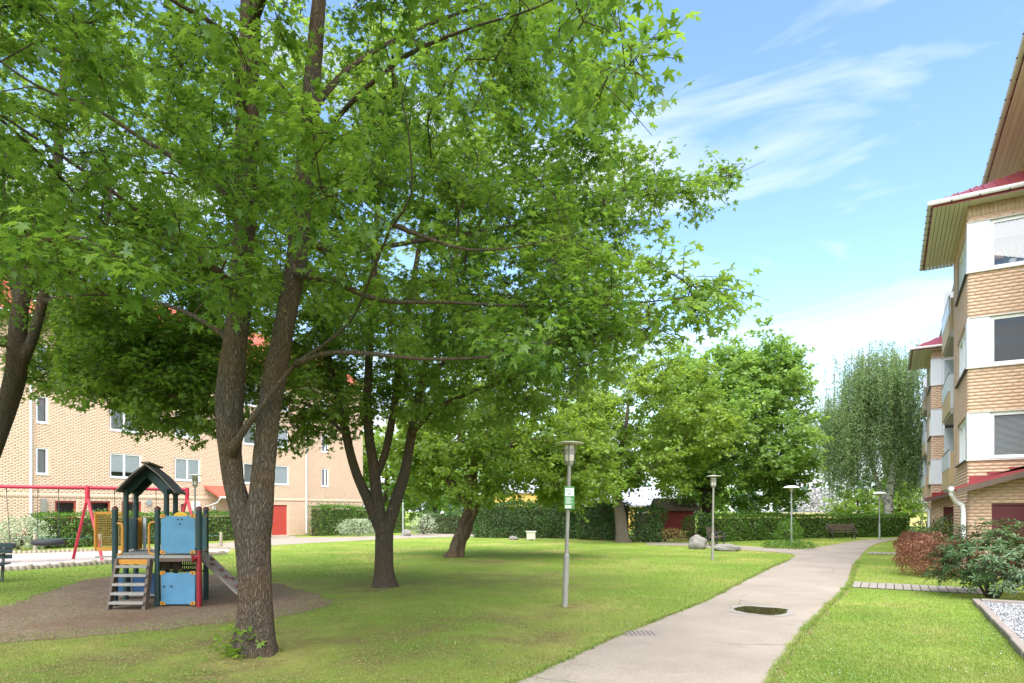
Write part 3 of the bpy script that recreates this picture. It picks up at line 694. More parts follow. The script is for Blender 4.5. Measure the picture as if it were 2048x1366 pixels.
# ------------------------------------------------------------------ second maple
B2 = gp(768, 1174); Y2 = 14.3
def clip2(P, pad=0):
    px, py, Y = w2p(P)
    low = np.interp(px, [450, 560, 600, 660, 720, 780, 850, 950, 1060, 1180, 1300, 1360], [850, 915, 935, 925, 855, 850, 880, 870, 850, 800, 730, 690])
    return (py < low + pad) & (px < 1330 + pad)
limbs2 = [px_limbs(l, Y2) for l in [
    [(768, 1184, .40), (768, 1168, .32), (768, 1140, .265), (768, 1100, .25), (768, 1060, .25), (768, 1040, .25)],
    [(762, 1065, .16), (738, 1005, .145), (714, 950, .13), (699, 900, .12), (688, 850, .115), (672, 790, .105), (660, 730, .095), (640, 640, .10), (610, 520, .07), (570, 400, .03)],
    [(766, 1065, .17), (755, 1000, .155), (747, 930, .15), (738, 870, .13), (735, 800, .118), (738, 720, .105), (742, 640, .12), (750, 500, .09), (760, 350, .06), (770, 200, .02)],
    [(774, 1065, .17), (791, 1005, .16), (807, 955, .145), (818, 900, .128), (829, 830, .118), (842, 770, .105), (858, 700, .095), (890, 600, .09), (940, 480, .06), (1000, 380, .02)],
    [(756, 945, .11), (772, 900, .105), (784, 840, .10), (793, 780, .095), (800, 720, .115), (815, 620, .09), (840, 480, .06), (850, 330, .02)],
    [(822, 870, 14.2, .08), (870, 820, 13.8, .065), (930, 790, 13.3, .055), (1020, 760, 12.8, .04), (1120, 740, 12.4, .025), (1220, 720, 12.0, .01)],
    [(690, 870, 14.3, .07), (640, 820, 13.9, .055), (580, 800, 13.5, .04), (500, 790, 13.1, .02), (450, 800, 12.9, .008)],
    [(840, 770, 14.4, .08), (920, 700, 15, .06), (1040, 640, 15.6, .045), (1180, 590, 16, .028), (1290, 560, 16.2, .01)],
]]
limbs2 = [[(q, r * (0.82 if i < 5 else 0.7)) for q, r in l] for i, l in enumerate(limbs2)]
attr2 = blob_points(c2w(-2.2, 14.6, 7.6), (5.6, 4.6, 5.4), 560, zmin=2.4, seed=8.2, gap=-0.12, xf=lambda p: clip2(p[None], -25)[0])
attr2 = np.concatenate([attr2] + [blob_points(at(*q[:3]), q[3], q[4], zmin=2.4, seed=q[0], gap=-0.3, xf=lambda p: clip2(p[None], -20)[0]) for q in [(620, 790, 13.8, (1.9, 2.0, 1.8), 95), (960, 780, 14.0, (2.4, 2.3, 1.5), 80), (1140, 740, 13.4, (2.0, 2.2, 1.2), 50), (760, 700, 15.5, (2.6, 2, 2.0), 110), (590, 660, 15.5, (2.0, 1.8, 1.7), 100)]])
make_tree('maple_tree', B2, 'dark-stemmed maple forking into four stems in the middle of the lawn', limbs2, attr2, 'bark', 'leaf_deep', 66, 0.48, 0.100, T_STAR, rough=0.10, clip=lambda P: clip2(P, 12), trunk_min=2.2)

# ------------------------------------------------------------------ maple at the left edge
Y0_ = 13.0; B0 = gy(-110, Y0_)
def clip0(P, pad=0):
    px, py, Y = w2p(P)
    low = np.interp(px, [-500, 0, 50, 120, 200, 260, 330, 400, 450, 520], [760, 720, 805, 830, 790, 880, 880, 910, 895, 820])
    trunk = (px > -10) & (px < 105) & (py > 520) & (Y < 13.1)      # the stem stays clear of leaves on this side
    return (py < low + pad) & (px < 470 + pad) & ~trunk
limbs0 = [px_limbs(l, Y0_) for l in [
    [(-110, 1200, .34), (-106, 1180, .28), (-85, 1090, .24), (-52, 990, .215), (-18, 895, .20), (10, 820, .19), (31, 750, .185), (34, 690, .165), (40, 620, .14), (58, 550, .125), (92, 480, .115), (110, 380, .10), (120, 250, .08), (130, 100, .05), (130, -80, .02)],
    [(34, 745, .10), (56, 700, .10), (76, 640, .095), (100, 540, .085), (130, 440, .07), (190, 350, .05), (260, 250, .02)],
    [(44, 640, .11), (30, 560, .10), (8, 480, .09), (-30, 380, .07), (-80, 250, .04), (-120, 130, .015)],
    [(80, 600, 13, .06), (150, 610, 12.7, .05), (240, 640, 12.3, .038), (330, 690, 12.0, .024), (410, 740, 11.8, .01)],
]]
attr0 = blob_points(at(60, 480, 13.0), (4.4, 4.3, 4.4), 440, zmin=3.0, seed=1.2, gap=-0.12, xf=lambda p: clip0(p[None], -25)[0])
attr0 = np.concatenate([attr0] + [blob_points(at(*q[:3]), q[3], q[4], zmin=3.0, seed=q[0], gap=-0.3, xf=lambda p: clip0(p[None], -20)[0]) for q in [(200, 670, 12.3, (1.9, 1.9, 1.4), 110), (340, 760, 11.9, (1.5, 1.6, 1.3), 90), (90, 700, 12.8, (1.4, 1.5, 1.2), 60), (380, 600, 12.5, (2.0, 2.0, 1.8), 80), (325, 800, 11.8, (1.35, 1.3, .95), 80), (215, 735, 12.0, (1.2, 1.3, .8), 55), (30, 600, 15.0, (2.4, 1.4, 2.2), 110), (-10, 480, 14.8, (2.0, 1.4, 1.6), 60)]])
make_tree('maple_tree', B0, 'maple at the left edge with a leaning trunk, near the swings', limbs0, attr0, 'bark', 'leaf_deep', 66, 0.48, 0.100, T_STAR, rough=0.10, clip=lambda P: clip0(P, 12), trunk_min=3.0)

# ------------------------------------------------------------------ leaning old tree
B3 = gp(915, 1114)
limbs3 = [px_limbs(l, 23.4) for l in [
    [(906, 1120, .42), (911, 1110, .31), (917, 1085, .25), (931, 1050, .235), (946, 1015, .24), (943, 985, .20), (943, 950, .19), (952, 920, .17), (968, 885, .15), (985, 850, .15), (1000, 780, .10), (1010, 700, .04)],
    [(938, 1010, .16), (918, 985, .15), (898, 960, .13), (880, 920, .10), (860, 860, .07), (850, 800, .03)],
    [(952, 930, .12), (1000, 900, .11), (1060, 880, .09), (1110, 890, .06), (1150, 920, .03)],
    [(945, 970, .05), (940, 940, .08), (925, 900, .08), (915, 840, .06), (920, 760, .02)],
]]
attr3 = np.concatenate([blob_points(at(1010, 880, 23.4), (4.6, 3.4, 2.9), 400, zmin=2.0, seed=5.5, gap=-0.2), blob_points(at(900, 900, 23.8), (2.6, 2.4, 2.2), 150, zmin=2.0, seed=2.5), blob_points(at(1140, 920, 23), (1.7, 1.9, 1.9), 120, zmin=1.9, seed=7.5)])
make_tree('lawn_tree', B3, 'old tree with a crooked, deeply furrowed leaning trunk on the lawn', limbs3, attr3, 'bark_rugged', 'leaf_fresh', 60, 0.50, 0.125, T_CLUMP, rough=0.48, trunk_min=2.0, jit=0.7)

# ------------------------------------------------------------------ trees by the hedge
B4 = gp(1247, 1084)
limbs4 = [px_limbs(l, 34.5) for l in [
    [(1247, 1089, .52), (1246, 1078, .38), (1243, 1050, .32), (1238, 1020, .29), (1232, 990, .27), (1225, 960, .24), (1210, 930, .17), (1195, 880, .12), (1190, 800, .05)],
    [(1230, 980, .17), (1262, 950, .16), (1310, 930, .14), (1350, 905, .10), (1380, 860, .05)],
    [(1226, 965, .16), (1235, 920, .15), (1250, 860, .11), (1260, 780, .05)],
]]
attr4 = np.concatenate([blob_points(at(1290, 845, 34.5), (5.0, 4.0, 4.0), 460, zmin=2.6, seed=4.5, gap=-0.2), blob_points(at(1185, 900, 34.0), (2.2, 2.2, 3.2), 150, zmin=2.6, seed=6.5)])
make_tree('lawn_tree', B4, 'yellow-green tree with a smooth grey-brown trunk by the tall hedge', limbs4, attr4, 'bark_pale', 'leaf_fresh', 62, 0.62, 0.165, T_CLUMP, trunk_min=2.3, jit=0.7)
B5 = gp(1416, 1076)
limbs5 = [px_limbs(l, 40.0) for l in [
    [(1416, 1080, .50), (1416, 1060, .36), (1415, 1020, .33), (1416, 980, .32), (1418, 940, .28), (1430, 880, .20), (1450, 800, .12), (1470, 720, .05)],
    [(1417, 960, .2), (1400, 910, .18), (1395, 850, .13), (1390, 770, .05)],
    [(1415, 985, .12), (1385, 970, .11), (1345, 950, .08), (1310, 960, .03)],
    [(1420, 950, .2), (1450, 910, .17), (1500, 870, .12), (1560, 830, .05)],
]]
def clip5(p):
    px, py, Y = w2p(p[None]); return float(px[0]) < np.interp(py[0], [660, 700, 760, 850, 950, 1040], [1570, 1600, 1618, 1636, 1642, 1628]) and py[0] < 1030
attr5 = np.concatenate([blob_points(at(1490, 850, 40.5), (5.6, 4.8, 5.8), 760, zmin=1.7, seed=9.5, gap=-0.24, lump=0.35, xf=clip5), blob_points(at(1380, 880, 40), (3.6, 3, 4.0), 240, zmin=2.0, seed=11.5), blob_points(at(1420, 760, 40.5), (2.6, 2.6, 2.4), 130, seed=12.5), blob_points(at(1540, 770, 40.5), (2.3, 2.6, 2.6), 130, seed=14.5, xf=clip5), blob_points(at(1570, 920, 40.0), (2.4, 2.8, 2.8), 130, seed=15.5, zmin=1.7, xf=clip5)])
make_tree('broad_tree', B5, 'broad full-crowned green tree by the red shed', limbs5, attr5, 'bark_dark', 'leaf_light', 52, 0.72, 0.195, T_CLUMP, trunk_min=1.9, droop=0.15, jit=0.75)

# weeping birch
BB = gy(1779, 47)
limbsb = [px_limbs(l, 47) for l in [
    [(1780, 1072, .42), (1779, 1040, .34), (1776, 1010, .30), (1782, 970, .26), (1792, 900, .22), (1796, 820, .18), (1792, 740, .10), (1790, 700, .03)],
    [(1776, 1015, .2), (1760, 980, .18), (1745, 930, .15), (1735, 850, .12), (1730, 760, .07), (1728, 710, .03)],
    [(1760, 980, .09), (1730, 900, .08), (1700, 820, .06), (1680, 760, .03)],
    [(1794, 870, .1), (1815, 800, .08), (1825, 740, .03)],
]]
at_b = np.concatenate([blob_points(at(1765, 755, 47), (2.6, 2.6, 2.9), 105, zmin=4.0, seed=13.5, gap=-0.15, lump=0.5), blob_points(at(1698, 835, 47), (2.4, 2.3, 2.6), 75, zmin=3.5, seed=3.5, gap=-0.15, lump=0.5), blob_points(at(1812, 850, 47), (1.7, 2, 2.2), 45, zmin=3.5, seed=23.5, gap=-0.15, lump=0.5)])
broot = thing('weeping_birch', BB, 'tall weeping birch with hanging twigs behind the low hedge', 'tree')
ch, tips, td = grow(limbsb, at_b, tip=0.008, trunk_min=3)
V, Fc = tubes([c for c in ch if c[1].max() > 0.05], 0.08); arr_obj('trunk', V, Fc, M['bark_birch'], broot, True)
tw = []; P = []; A = []
for t in tips:
    for k in range(8):
        q = t + RNG.normal(0, 0.42, 3); ln = random.uniform(1.2, 5.2) * min(1.0, max(0.3, (q[2] - 1.2) / 6)); sway = RNG.normal(0, 0.12, 3); s = np.linspace(0, 1, 7)[:, None]
        c = q + s * np.array([0, 0, -ln]) + s * s * sway; c[:, 2] += 0.25 * np.sin(s[:, 0] * 2.2)
        tw.append((c, np.full(7, 0.005)))
        m = int(ln * 20); f = RNG.uniform(0, 1, m); P.append(q + f[:, None] * np.array([0, 0, -ln]) + (f * f)[:, None] * sway + RNG.normal(0, 0.075, (m, 3)))
V, Fc = tubes([c for c in ch if c[1].max() <= 0.05] + tw); o = arr_obj('branches', V, Fc, M['bark_dark'], broot); o['kind'] = 'stuff'
P = np.concatenate(P); P = P[P[:, 2] > 0.9]; A = RNG.normal(0, 0.6, P.shape); A[:, 2] -= 0.9
V, Fc = scatter(P, A, rdir(len(P)), RNG.uniform(0.09, 0.155, len(P)), T_OVAL); o = arr_obj('crown', V, Fc, M['leaf_birch'], broot); o['kind'] = 'stuff'

# trees standing further back, glimpsed between the crowns
def back_tree(px, Y, h, rx, label, m='leaf_deep', n=200, sz=0.30, zmin=1.2, name='background_tree', w=0.22):
    b = gy(px, Y); top = b + Vector((0, 0, h))
    limbs = [[(b - Vector((0, 0, .1)), w * 1.3), (b.lerp(top, .2), w), (b.lerp(top, .5) + Vector((.2, 0, 0)), w * .6), (b.lerp(top, .92), .03)]]
    at_ = blob_points(b + Vector((0, 0, h * 0.58)), (rx, rx, h * 0.46), n, zmin=zmin, seed=px * 0.01, gap=-0.3, lump=0.35)
    return make_tree(name, b, label, limbs, at_, 'bark_dark', m, 46, 0.8, sz, T_CLUMP, group='trees beyond the hedges', trunk_min=zmin * 0.6, drawtw=False)
back_tree(870, 58, 9.5, 4.5, 'light green tree behind the leaning old trunk, left of it', 'leaf_light')
back_tree(1010, 75, 12, 6, 'tall light green tree behind the yellow plank house', 'leaf_light', 260, 0.34)
back_tree(770, 66, 11, 4.5, 'green tree past the far end of the left brick building', 'leaf_fresh', 240, 0.32)
back_tree(1120, 68, 11, 5.0, 'tree rising behind the green sign on the lamp post', 'leaf_fresh', 260, 0.32)
back_tree(1400, 85, 10, 6.0, 'tree far behind the red shed', 'leaf_light', 220, 0.38)
back_tree(1795, 66, 5.0, 3.0, 'bushy green tree low behind the birch trunk', 'leaf_fresh', 90, 0.26, 0.4)
back_tree(1712, 62, 3.6, 2.6, 'bushy green shrub tree left of the birch trunk behind the hedge', 'leaf_fresh', 70, 0.24, 0.4)

# ------------------------------------------------------------------ brickwork
def brick_rects(a0, a1, z0, z1, openings, bl, bh, joint=0.008):
    out = []; row = 0; z = z0
    while z < z1 - 0.02:
        zt = min(z + bh, z1)
        cuts = [(o[0], o[1]) for o in openings if o[2] < zt - 0.012 and o[3] > z + 0.012]
        segs = [(a0, a1)]
        for c0, c1 in cuts:
            segs = [s for q in segs for s in ((q[0], min(q[1], c0)), (max(q[0], c1), q[1])) if s[1] - s[0] > 0.02]
        off = (row % 2) * 0.5 * bl
        for s0, s1 in segs:
            k = math.floor((s0 - a0 + off) / bl); x = a0 - off + k * bl
            while x < s1 - 0.005:
                p, q = max(x, s0), min(x + bl, s1)
                if q - p > 0.03: out.append((p + joint / 2, q - joint / 2, z + joint / 2, zt - joint / 2))
                x += bl
        z = zt; row += 1
    return out
BV = np.array([(0, 0, 0), (1, 0, 0), (1, 0, 1), (0, 0, 1), (0, 1, 0), (1, 1, 0), (1, 1, 1), (0, 1, 1)], float)
BF = np.array([(4, 5, 6, 7), (0, 1, 5, 4), (3, 7, 6, 2), (0, 4, 7, 3), (1, 2, 6, 5)])
def brick_mesh(fr, rects, n0=0.0, n1=0.010):
    r = np.array(rects); n = len(r)
    pr = RNG.uniform(-0.001, 0.001, n)
    a = r[:, 0:1] + (r[:, 1] - r[:, 0])[:, None] * BV[None, :, 0]; z = r[:, 2:3] + (r[:, 3] - r[:, 2])[:, None] * BV[None, :, 2]
    d = n0 + (n1 - n0 + pr[:, None]) * BV[None, :, 1]
    o, av, nv = np.array(fr.o), np.array(fr.a), np.array(fr.n)
    W = o + a[..., None] * av + d[..., None] * nv + z[..., None] * np.array([0, 0, 1])
    return W.reshape(-1, 3), (BF[None] + (np.arange(n) * 8)[:, None, None]).reshape(-1, 4)
def brick_parts(fr, rects, parent, m, n1=0.008):
    cache = {}; off = WL[parent.name]
    for r in rects:
        w, h = round(r[1] - r[0], 3), round(r[3] - r[2], 3)
        if (w, h) not in cache:
            l = Fr((0, 0, 0), fr.a, fr.n); V, Fc = brick_mesh(l, [(0, w, 0, h)], 0, n1)
            cache[(w, h)] = arr_mesh('brick', V, Fc, m)
        o = bpy.data.objects.new('brick', cache[(w, h)]); COL.objects.link(o); o.parent = parent
        o.location = fr.p(r[0], random.uniform(-.002, .002), r[2]) - off
def wall_panels(fr, a0, a1, z0, z1, openings, depth, mb):
    """solid wall with real openings: boxes between the window strips"""
    xs = sorted(set([a0, a1] + [v for o in openings for v in o[:2] if a0 < v < a1]))
    for x0, x1 in zip(xs[:-1], xs[1:]):
        c = sorted([(o[2], o[3]) for o in openings if o[0] < (x0 + x1) / 2 < o[1]])
        z = z0
        for q0, q1 in c:
            if q0 > z: mb.box((x0, -depth, z), (x1, 0, q0), fr)
            z = max(z, q1)
        if z < z1: mb.box((x0, -depth, z), (x1, 0, z1), fr)
def window(parent, fr, a0, a1, z0, z1, inner='blind', recess=0.06, mull=(), fw=0.07, frame='white_paint', sill=True, partial=1.0, hang=None):
    """frame with mullions, pane, sill and what hangs behind it"""
    f = MB(); d0, d1 = -recess - 0.06, -recess
    f.box((a0, d0, z0), (a0 + fw, d1, z1), fr); f.box((a1 - fw, d0, z0), (a1, d1, z1), fr)
    f.box((a0 + fw, d0, z0), (a1 - fw, d1, z0 + fw), fr); f.box((a0 + fw, d0, z1 - fw), (a1 - fw, d1, z1), fr)
    for m_ in mull: f.box((a0 + (a1 - a0) * m_ - fw * .6, d0 + .005, z0 + fw), (a0 + (a1 - a0) * m_ + fw * .6, d1 + .008, z1 - fw), fr)
    w = f.build('window', M[frame], parent)
    g_ = MB().add([fr.p(a0 + fw, d0 + .02, z0 + fw), fr.p(a1 - fw, d0 + .02, z0 + fw), fr.p(a1 - fw, d0 + .02, z1 - fw), fr.p(a0 + fw, d0 + .02, z1 - fw)], [(0, 1, 2, 3)]); g_.build('pane', M['glass'], w)
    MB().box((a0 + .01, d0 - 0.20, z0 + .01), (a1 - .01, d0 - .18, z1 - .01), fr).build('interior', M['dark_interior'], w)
    if inner == 'blind':
        zb = z0 + fw + (z1 - z0) * (1 - partial)
        MB().box((a0 + fw, d0 - .03, zb), (a1 - fw, d0 - .02, z1 - fw), fr).build('roller_blind', M['blind'], w)
    elif inner == 'curtain':
        MB().box((a0 + fw, d0 - .10, z0 + fw), (a1 - fw, d0 - .08, z1 - fw), fr).build('curtain', M['curtain'], w)
    elif inner == 'slats':
        b = MB(); z = z1 - fw - .03; zl = z0 + fw + (z1 - z0) * (1 - partial)
        while z > zl:
            b.add([fr.p(a0 + fw, d0 - .06, z), fr.p(a1 - fw, d0 - .06, z), fr.p(a1 - fw, d0 - .035, z - .014), fr.p(a0 + fw, d0 - .035, z - .014)], [(0, 1, 2, 3)]); z -= 0.03
        q = b.build('slat_blind', M['blind_slat'], w); q['kind'] = 'stuff'
    if sill: MB().box((a0 - .02, -recess, z0 - .05), (a1 + .02, 0.035, z0 + .004), fr).build('sill', M[frame if frame == 'white_paint' else 'gutter'], w)
    return w

# ------------------------------------------------------------------ brick apartment house on the left
XL = -35.7
def uL(px):                                   # facade coordinate seen at a photo column
    k = (px - CX) / F; return XL * (CC + k * SS) / (k * CC - SS)
flb = Fr((XL, 0, 0), (0, 1, 0), (1, 0, 0))
y_end = uL(726); y_start = 6.0
lb = thing('apartment_building', (XL, 20, 0), 'long yellow-brick apartment house across the lawn on the left with red roof', 'building')
cols = [(72, 96, 'curtain', ()), (220, 283, 'blind', (0.45,)), (350, 400, 'blind', (0.5,)), (487, 514, 'curtain', ()), (536, 577, 'blind', ()), (643, 657, 'curtain', (0.55,))]
ops = []; wins = []
for fl, (z0, z1) in enumerate([(3.50, 4.80), (6.02, 7.32), (8.54, 9.84)]):
    for i, (p0, p1, inner, mull) in enumerate(cols):
        a0, a1 = uL(p0), uL(p1)
        inn = inner if (fl, i) != (1, 1) else 'curtain'
        wins.append((a0, a1, z0, z1, inn, mull, 1.0 if i != 1 or fl else 0.82)); ops.append((a0, a1, z0, z1))
    for a0 in (7.0, 10.5): wins.append((a0, a0 + 1.5, z0, z1, 'blind', (0.5,), 1.0)); ops.append((a0, a0 + 1.5, z0, z1))
gwin = [(uL(p0), uL(p1), 1.30, 2.22) for p0, p1 in ((110, 153), (180, 221), (244, 283))] + [(uL(643), uL(665), 1.5, 2.15)]
ops += gwin
door = (uL(544), uL(575), 0.06, 2.12); ops.append(door)
ent = (uL(362), uL(372), 0.06, 2.1); ops.append(ent)
mb = MB(); wall_panels(flb, y_start, y_end, 0, 10.9, ops, 0.35, mb)
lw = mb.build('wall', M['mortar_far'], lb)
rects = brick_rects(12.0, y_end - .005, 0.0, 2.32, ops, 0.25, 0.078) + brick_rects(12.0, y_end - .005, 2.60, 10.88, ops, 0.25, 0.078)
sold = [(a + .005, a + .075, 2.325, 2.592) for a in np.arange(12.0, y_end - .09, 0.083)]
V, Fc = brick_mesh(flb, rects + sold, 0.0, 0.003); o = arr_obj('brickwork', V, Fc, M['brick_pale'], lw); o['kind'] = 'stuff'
MB().box((XL - 11, y_start, 0), (XL - .36, y_end - .3, 10.9)).build('building_core', M['dark_interior'], lb)
MB().box((XL - 11, y_end - .29, 0), (XL - .36, y_end - .01, 10.88)).build('gable_wall', M['brick_pale'], lb)
for a0, a1, z0, z1, inn, mull, part in wins: window(lb, flb, a0, a1, z0, z1, inn, 0.035, mull, 0.075, partial=part)
for a0, a1, z0, z1 in gwin: window(lb, flb, a0, a1, z0, z1, 'none', 0.05, (), 0.09, 'red_frame', sill=False)
d = MB().box((door[0], -.14, door[2]), (door[1], -.08, door[3]), flb).build('door', M['red_door'], lb)
MB().box((door[0] + .08, -.08, 1.0), (door[0] + .13, -.03, 1.04), flb).box((door[0] + .08, -.04, 1.0), (door[0] + .22, -.025, 1.03), flb).build('handle', M['galv'], d)
MB().box((ent[0], -.2, ent[2]), (ent[1], -.12, ent[3]), flb).build('entrance_door', M['red_frame'], lb)
# pitched tile roof with eaves
er = MB().prism([(XL + .6, y_start - .4, 10.92), (XL + .6, y_start - .4, 11.06), (XL - 5.5, y_start - .4, 15.2), (XL - 11.6, y_start - .4, 11.06), (XL - 11.6, y_start - .4, 10.92)], (0, y_end - y_start + .8, 0)).build('roof', M['tile_red'], lb)
t = MB()
for i in range(14):                                   # courses of roof tiles, stepped up the slope
    f0, f1 = i / 14, (i + 1) / 14
    x0_, z0_ = XL + .6 - 6.1 * f0, 11.07 + 4.13 * f0; x1_, z1_ = XL + .6 - 6.1 * f1, 11.07 + 4.13 * f1
    t.prism([(x0_, y_start - .4, z0_ + .05), (x1_, y_start - .4, z1_ + .012), (x1_, y_start - .4, z1_ - .02), (x0_, y_start - .4, z0_ - .02)], (0, y_end - y_start + .8, 0))
t.build('tile_courses', M['tile_red'], er)
MB().box((XL + .013, y_start, 10.86), (XL + .58, y_end + .3, 10.915)).build('soffit', M['soffit_wood'], lb)
MB().tube([(XL + .66, y_start, 10.96), (XL + .66, y_end + .3, 10.96)], .07, 8).build('gutter', M['white_paint'], lb)
for p in (60, 611):
    u = uL(p); MB().tube([(XL + .66, u, 10.9), (XL + .3, u, 10.6), (XL + .09, u, 10.3), (XL + .09, u, .15)], .058, 10).build('drainpipe', M['white_paint'], lb, True)
# dormers in the roof
for p in (110, 265, 400):
    u = uL(p); dm = MB().box((XL - 3.2, u - .9, 11.6), (XL - .9, u + .9, 13.4)).build('dormer', M['tile_red'], lb)
    MB().box((XL - .9, u - .6, 12.0), (XL - .86, u + .6, 13.1)).build('dormer_window', M['blind'], dm)
# entrance canopy
u0, u1 = uL(408), uL(470)
cn = MB().prism([(XL + .015, u0, 3.25), (XL + 1.5, u0, 2.55), (XL + 1.5, u0, 2.47), (XL + .015, u0, 3.1)], (0, u1 - u0, 0)).build('canopy', M['tile_red'], lb)
MB().tube([(XL + 1.55, u0, 2.50), (XL + 1.55, u1, 2.50)], .055, 8).tube([(XL + 1.55, u0 + .02, 2.46), (XL + 1.3, u0 + .02, 2.2), (XL + .1, u0 + .02, 1.95), (XL + .1, u0 + .02, .1)], .045, 8).build('gutter', M['white_paint'], cn, True)
MB().box((uL(80), 0.013, 1.25), (uL(90), .20, 2.3), flb).build('meter_box', M['pole_grey'], lb)
v = MB(); cv = flb.p(uL(297), 0.013, 2.17)
v.prism([cv + Vector((0, math.cos(a) * .17, math.sin(a) * .17)) for a in np.linspace(0, 2 * math.pi, 17)[:-1]], (.05, 0, 0)).build('vent', M['galv'], lb)
nb = MB().box((uL(383), 0.013, 1.72), (uL(399), .07, 2.28), flb).build('notice_board', M['sign_white'], lb)
MB().box((uL(424), 0.013, 1.78), (uL(431), .05, 2.0), flb).build('number_plate', M['sign_white'], lb)
def text_mesh(name, body, size, m, loc, rot, parent, extr=0.004):
    cu = bpy.data.curves.new(name, 'FONT'); cu.body = body; cu.size = size; cu.extrude = extr; cu.align_x = 'CENTER'; cu.align_y = 'CENTER'
    tmp = bpy.data.objects.new(name + '_tmp', cu); COL.objects.link(tmp)
    bpy.context.view_layer.update()
    me = bpy.data.meshes.new_from_object(tmp.evaluated_get(bpy.context.evaluated_depsgraph_get()))
    bpy.data.objects.remove(tmp); me.materials.append(m)
    o_ = link(name, me, parent); o_.location = Vector(loc) - WL[parent.name]; o_.rotation_euler = rot; return o_
text_mesh('house_number', '7', 0.2, M['dark_steel'], flb.p((uL(424) + uL(431)) / 2, .053, 1.89), (R(90), 0, R(90)), lb)

# ------------------------------------------------------------------ brick apartment house on the right, with bays
rb = thing('apartment_building', (3.56, 30, 0), 'yellow-brick apartment house on the right with white-panelled bays and red roofs', 'building')
XW, XB = 3.56, 1.76                                       # main wall, bay front
BANDS = [(3.04, 4.28), (5.46, 6.77), (7.97, 9.28)]
fm = Fr((XW, 0, 0), (0, 1, 0), (-1, 0, 0))
Y_A, Y_B = 18.4, 64.0  # near end is out of view, cut short so sun reaches the bay
mops = []
for z0, z1 in BANDS + [(10.4, 11.7)]:
    for a in (30.2, 33.6, 48.0, 52.0): mops.append((a, a + 1.5, z0, z1))
for a in (26.6, 31.0, 34.0, 49, 53): mops.append((a, a + .5, .95, 1.85))
mb = MB(); wall_panels(fm, Y_A, Y_B, 0, 12.5, mops, 0.35, mb); mw = mb.build('wall', M['mortar'], rb)
V, Fc = brick_mesh(fm, brick_rects(Y_A, 38.0, .02, 12.48, mops, 0.27, 0.088), 0, .012); o = arr_obj('brickwork', V, Fc, M['brick'], mw); o['kind'] = 'stuff'
MB().box((XW + .36, Y_A + .3, 0), (XW + 12, Y_B, 12.5)).build('building_core', M['dark_interior'], rb)
MB().box((XW + .36, Y_A, 0), (XW + 12, Y_A + .29, 12.48)).build('gable_wall', M['brick'], rb)
for a0, a1, z0, z1 in mops: window(rb, fm, a0, a1, z0, z1, 'curtain', .07, (.5,) if a1 - a0 > 1 else (), .07, 'white_paint' if z0 > 2 else 'red_frame')
# main roof, soffit boards, gutter
EX, EZ = 2.73, 12.5
mr = MB().prism([(EX, Y_A - .6, EZ + .02), (EX, Y_A - .6, EZ + .2), (XW + 6.2, Y_A - .6, EZ + 3.4), (XW + 12.8, Y_A - .6, EZ + .2), (XW + 12.8, Y_A - .6, EZ + .02)], (0, Y_B - Y_A + 1.2, 0)).build('roof', M['red_metal'], rb)
for i in range(6):
    x0_ = EX + .02 + i * .138; MB().box((x0_, Y_A - .55, EZ - .02), (x0_ + .130, Y_B + .5, EZ + .015)).build('soffit_board', M['soffit_brown'], mr)
MB().tube([(EX - .06, Y_A - .6, EZ + .09), (EX - .06, Y_B + .6, EZ + .09)], .075, 10).build('gutter', M['gutter'], mr, True)
for y in np.arange(Y_A, Y_B, 0.9): MB().bar((EX + .03, y, EZ + .02), (EX - .15, y, EZ + .05), .03, .02).build('gutter_bracket', M['dark_steel'], mr)

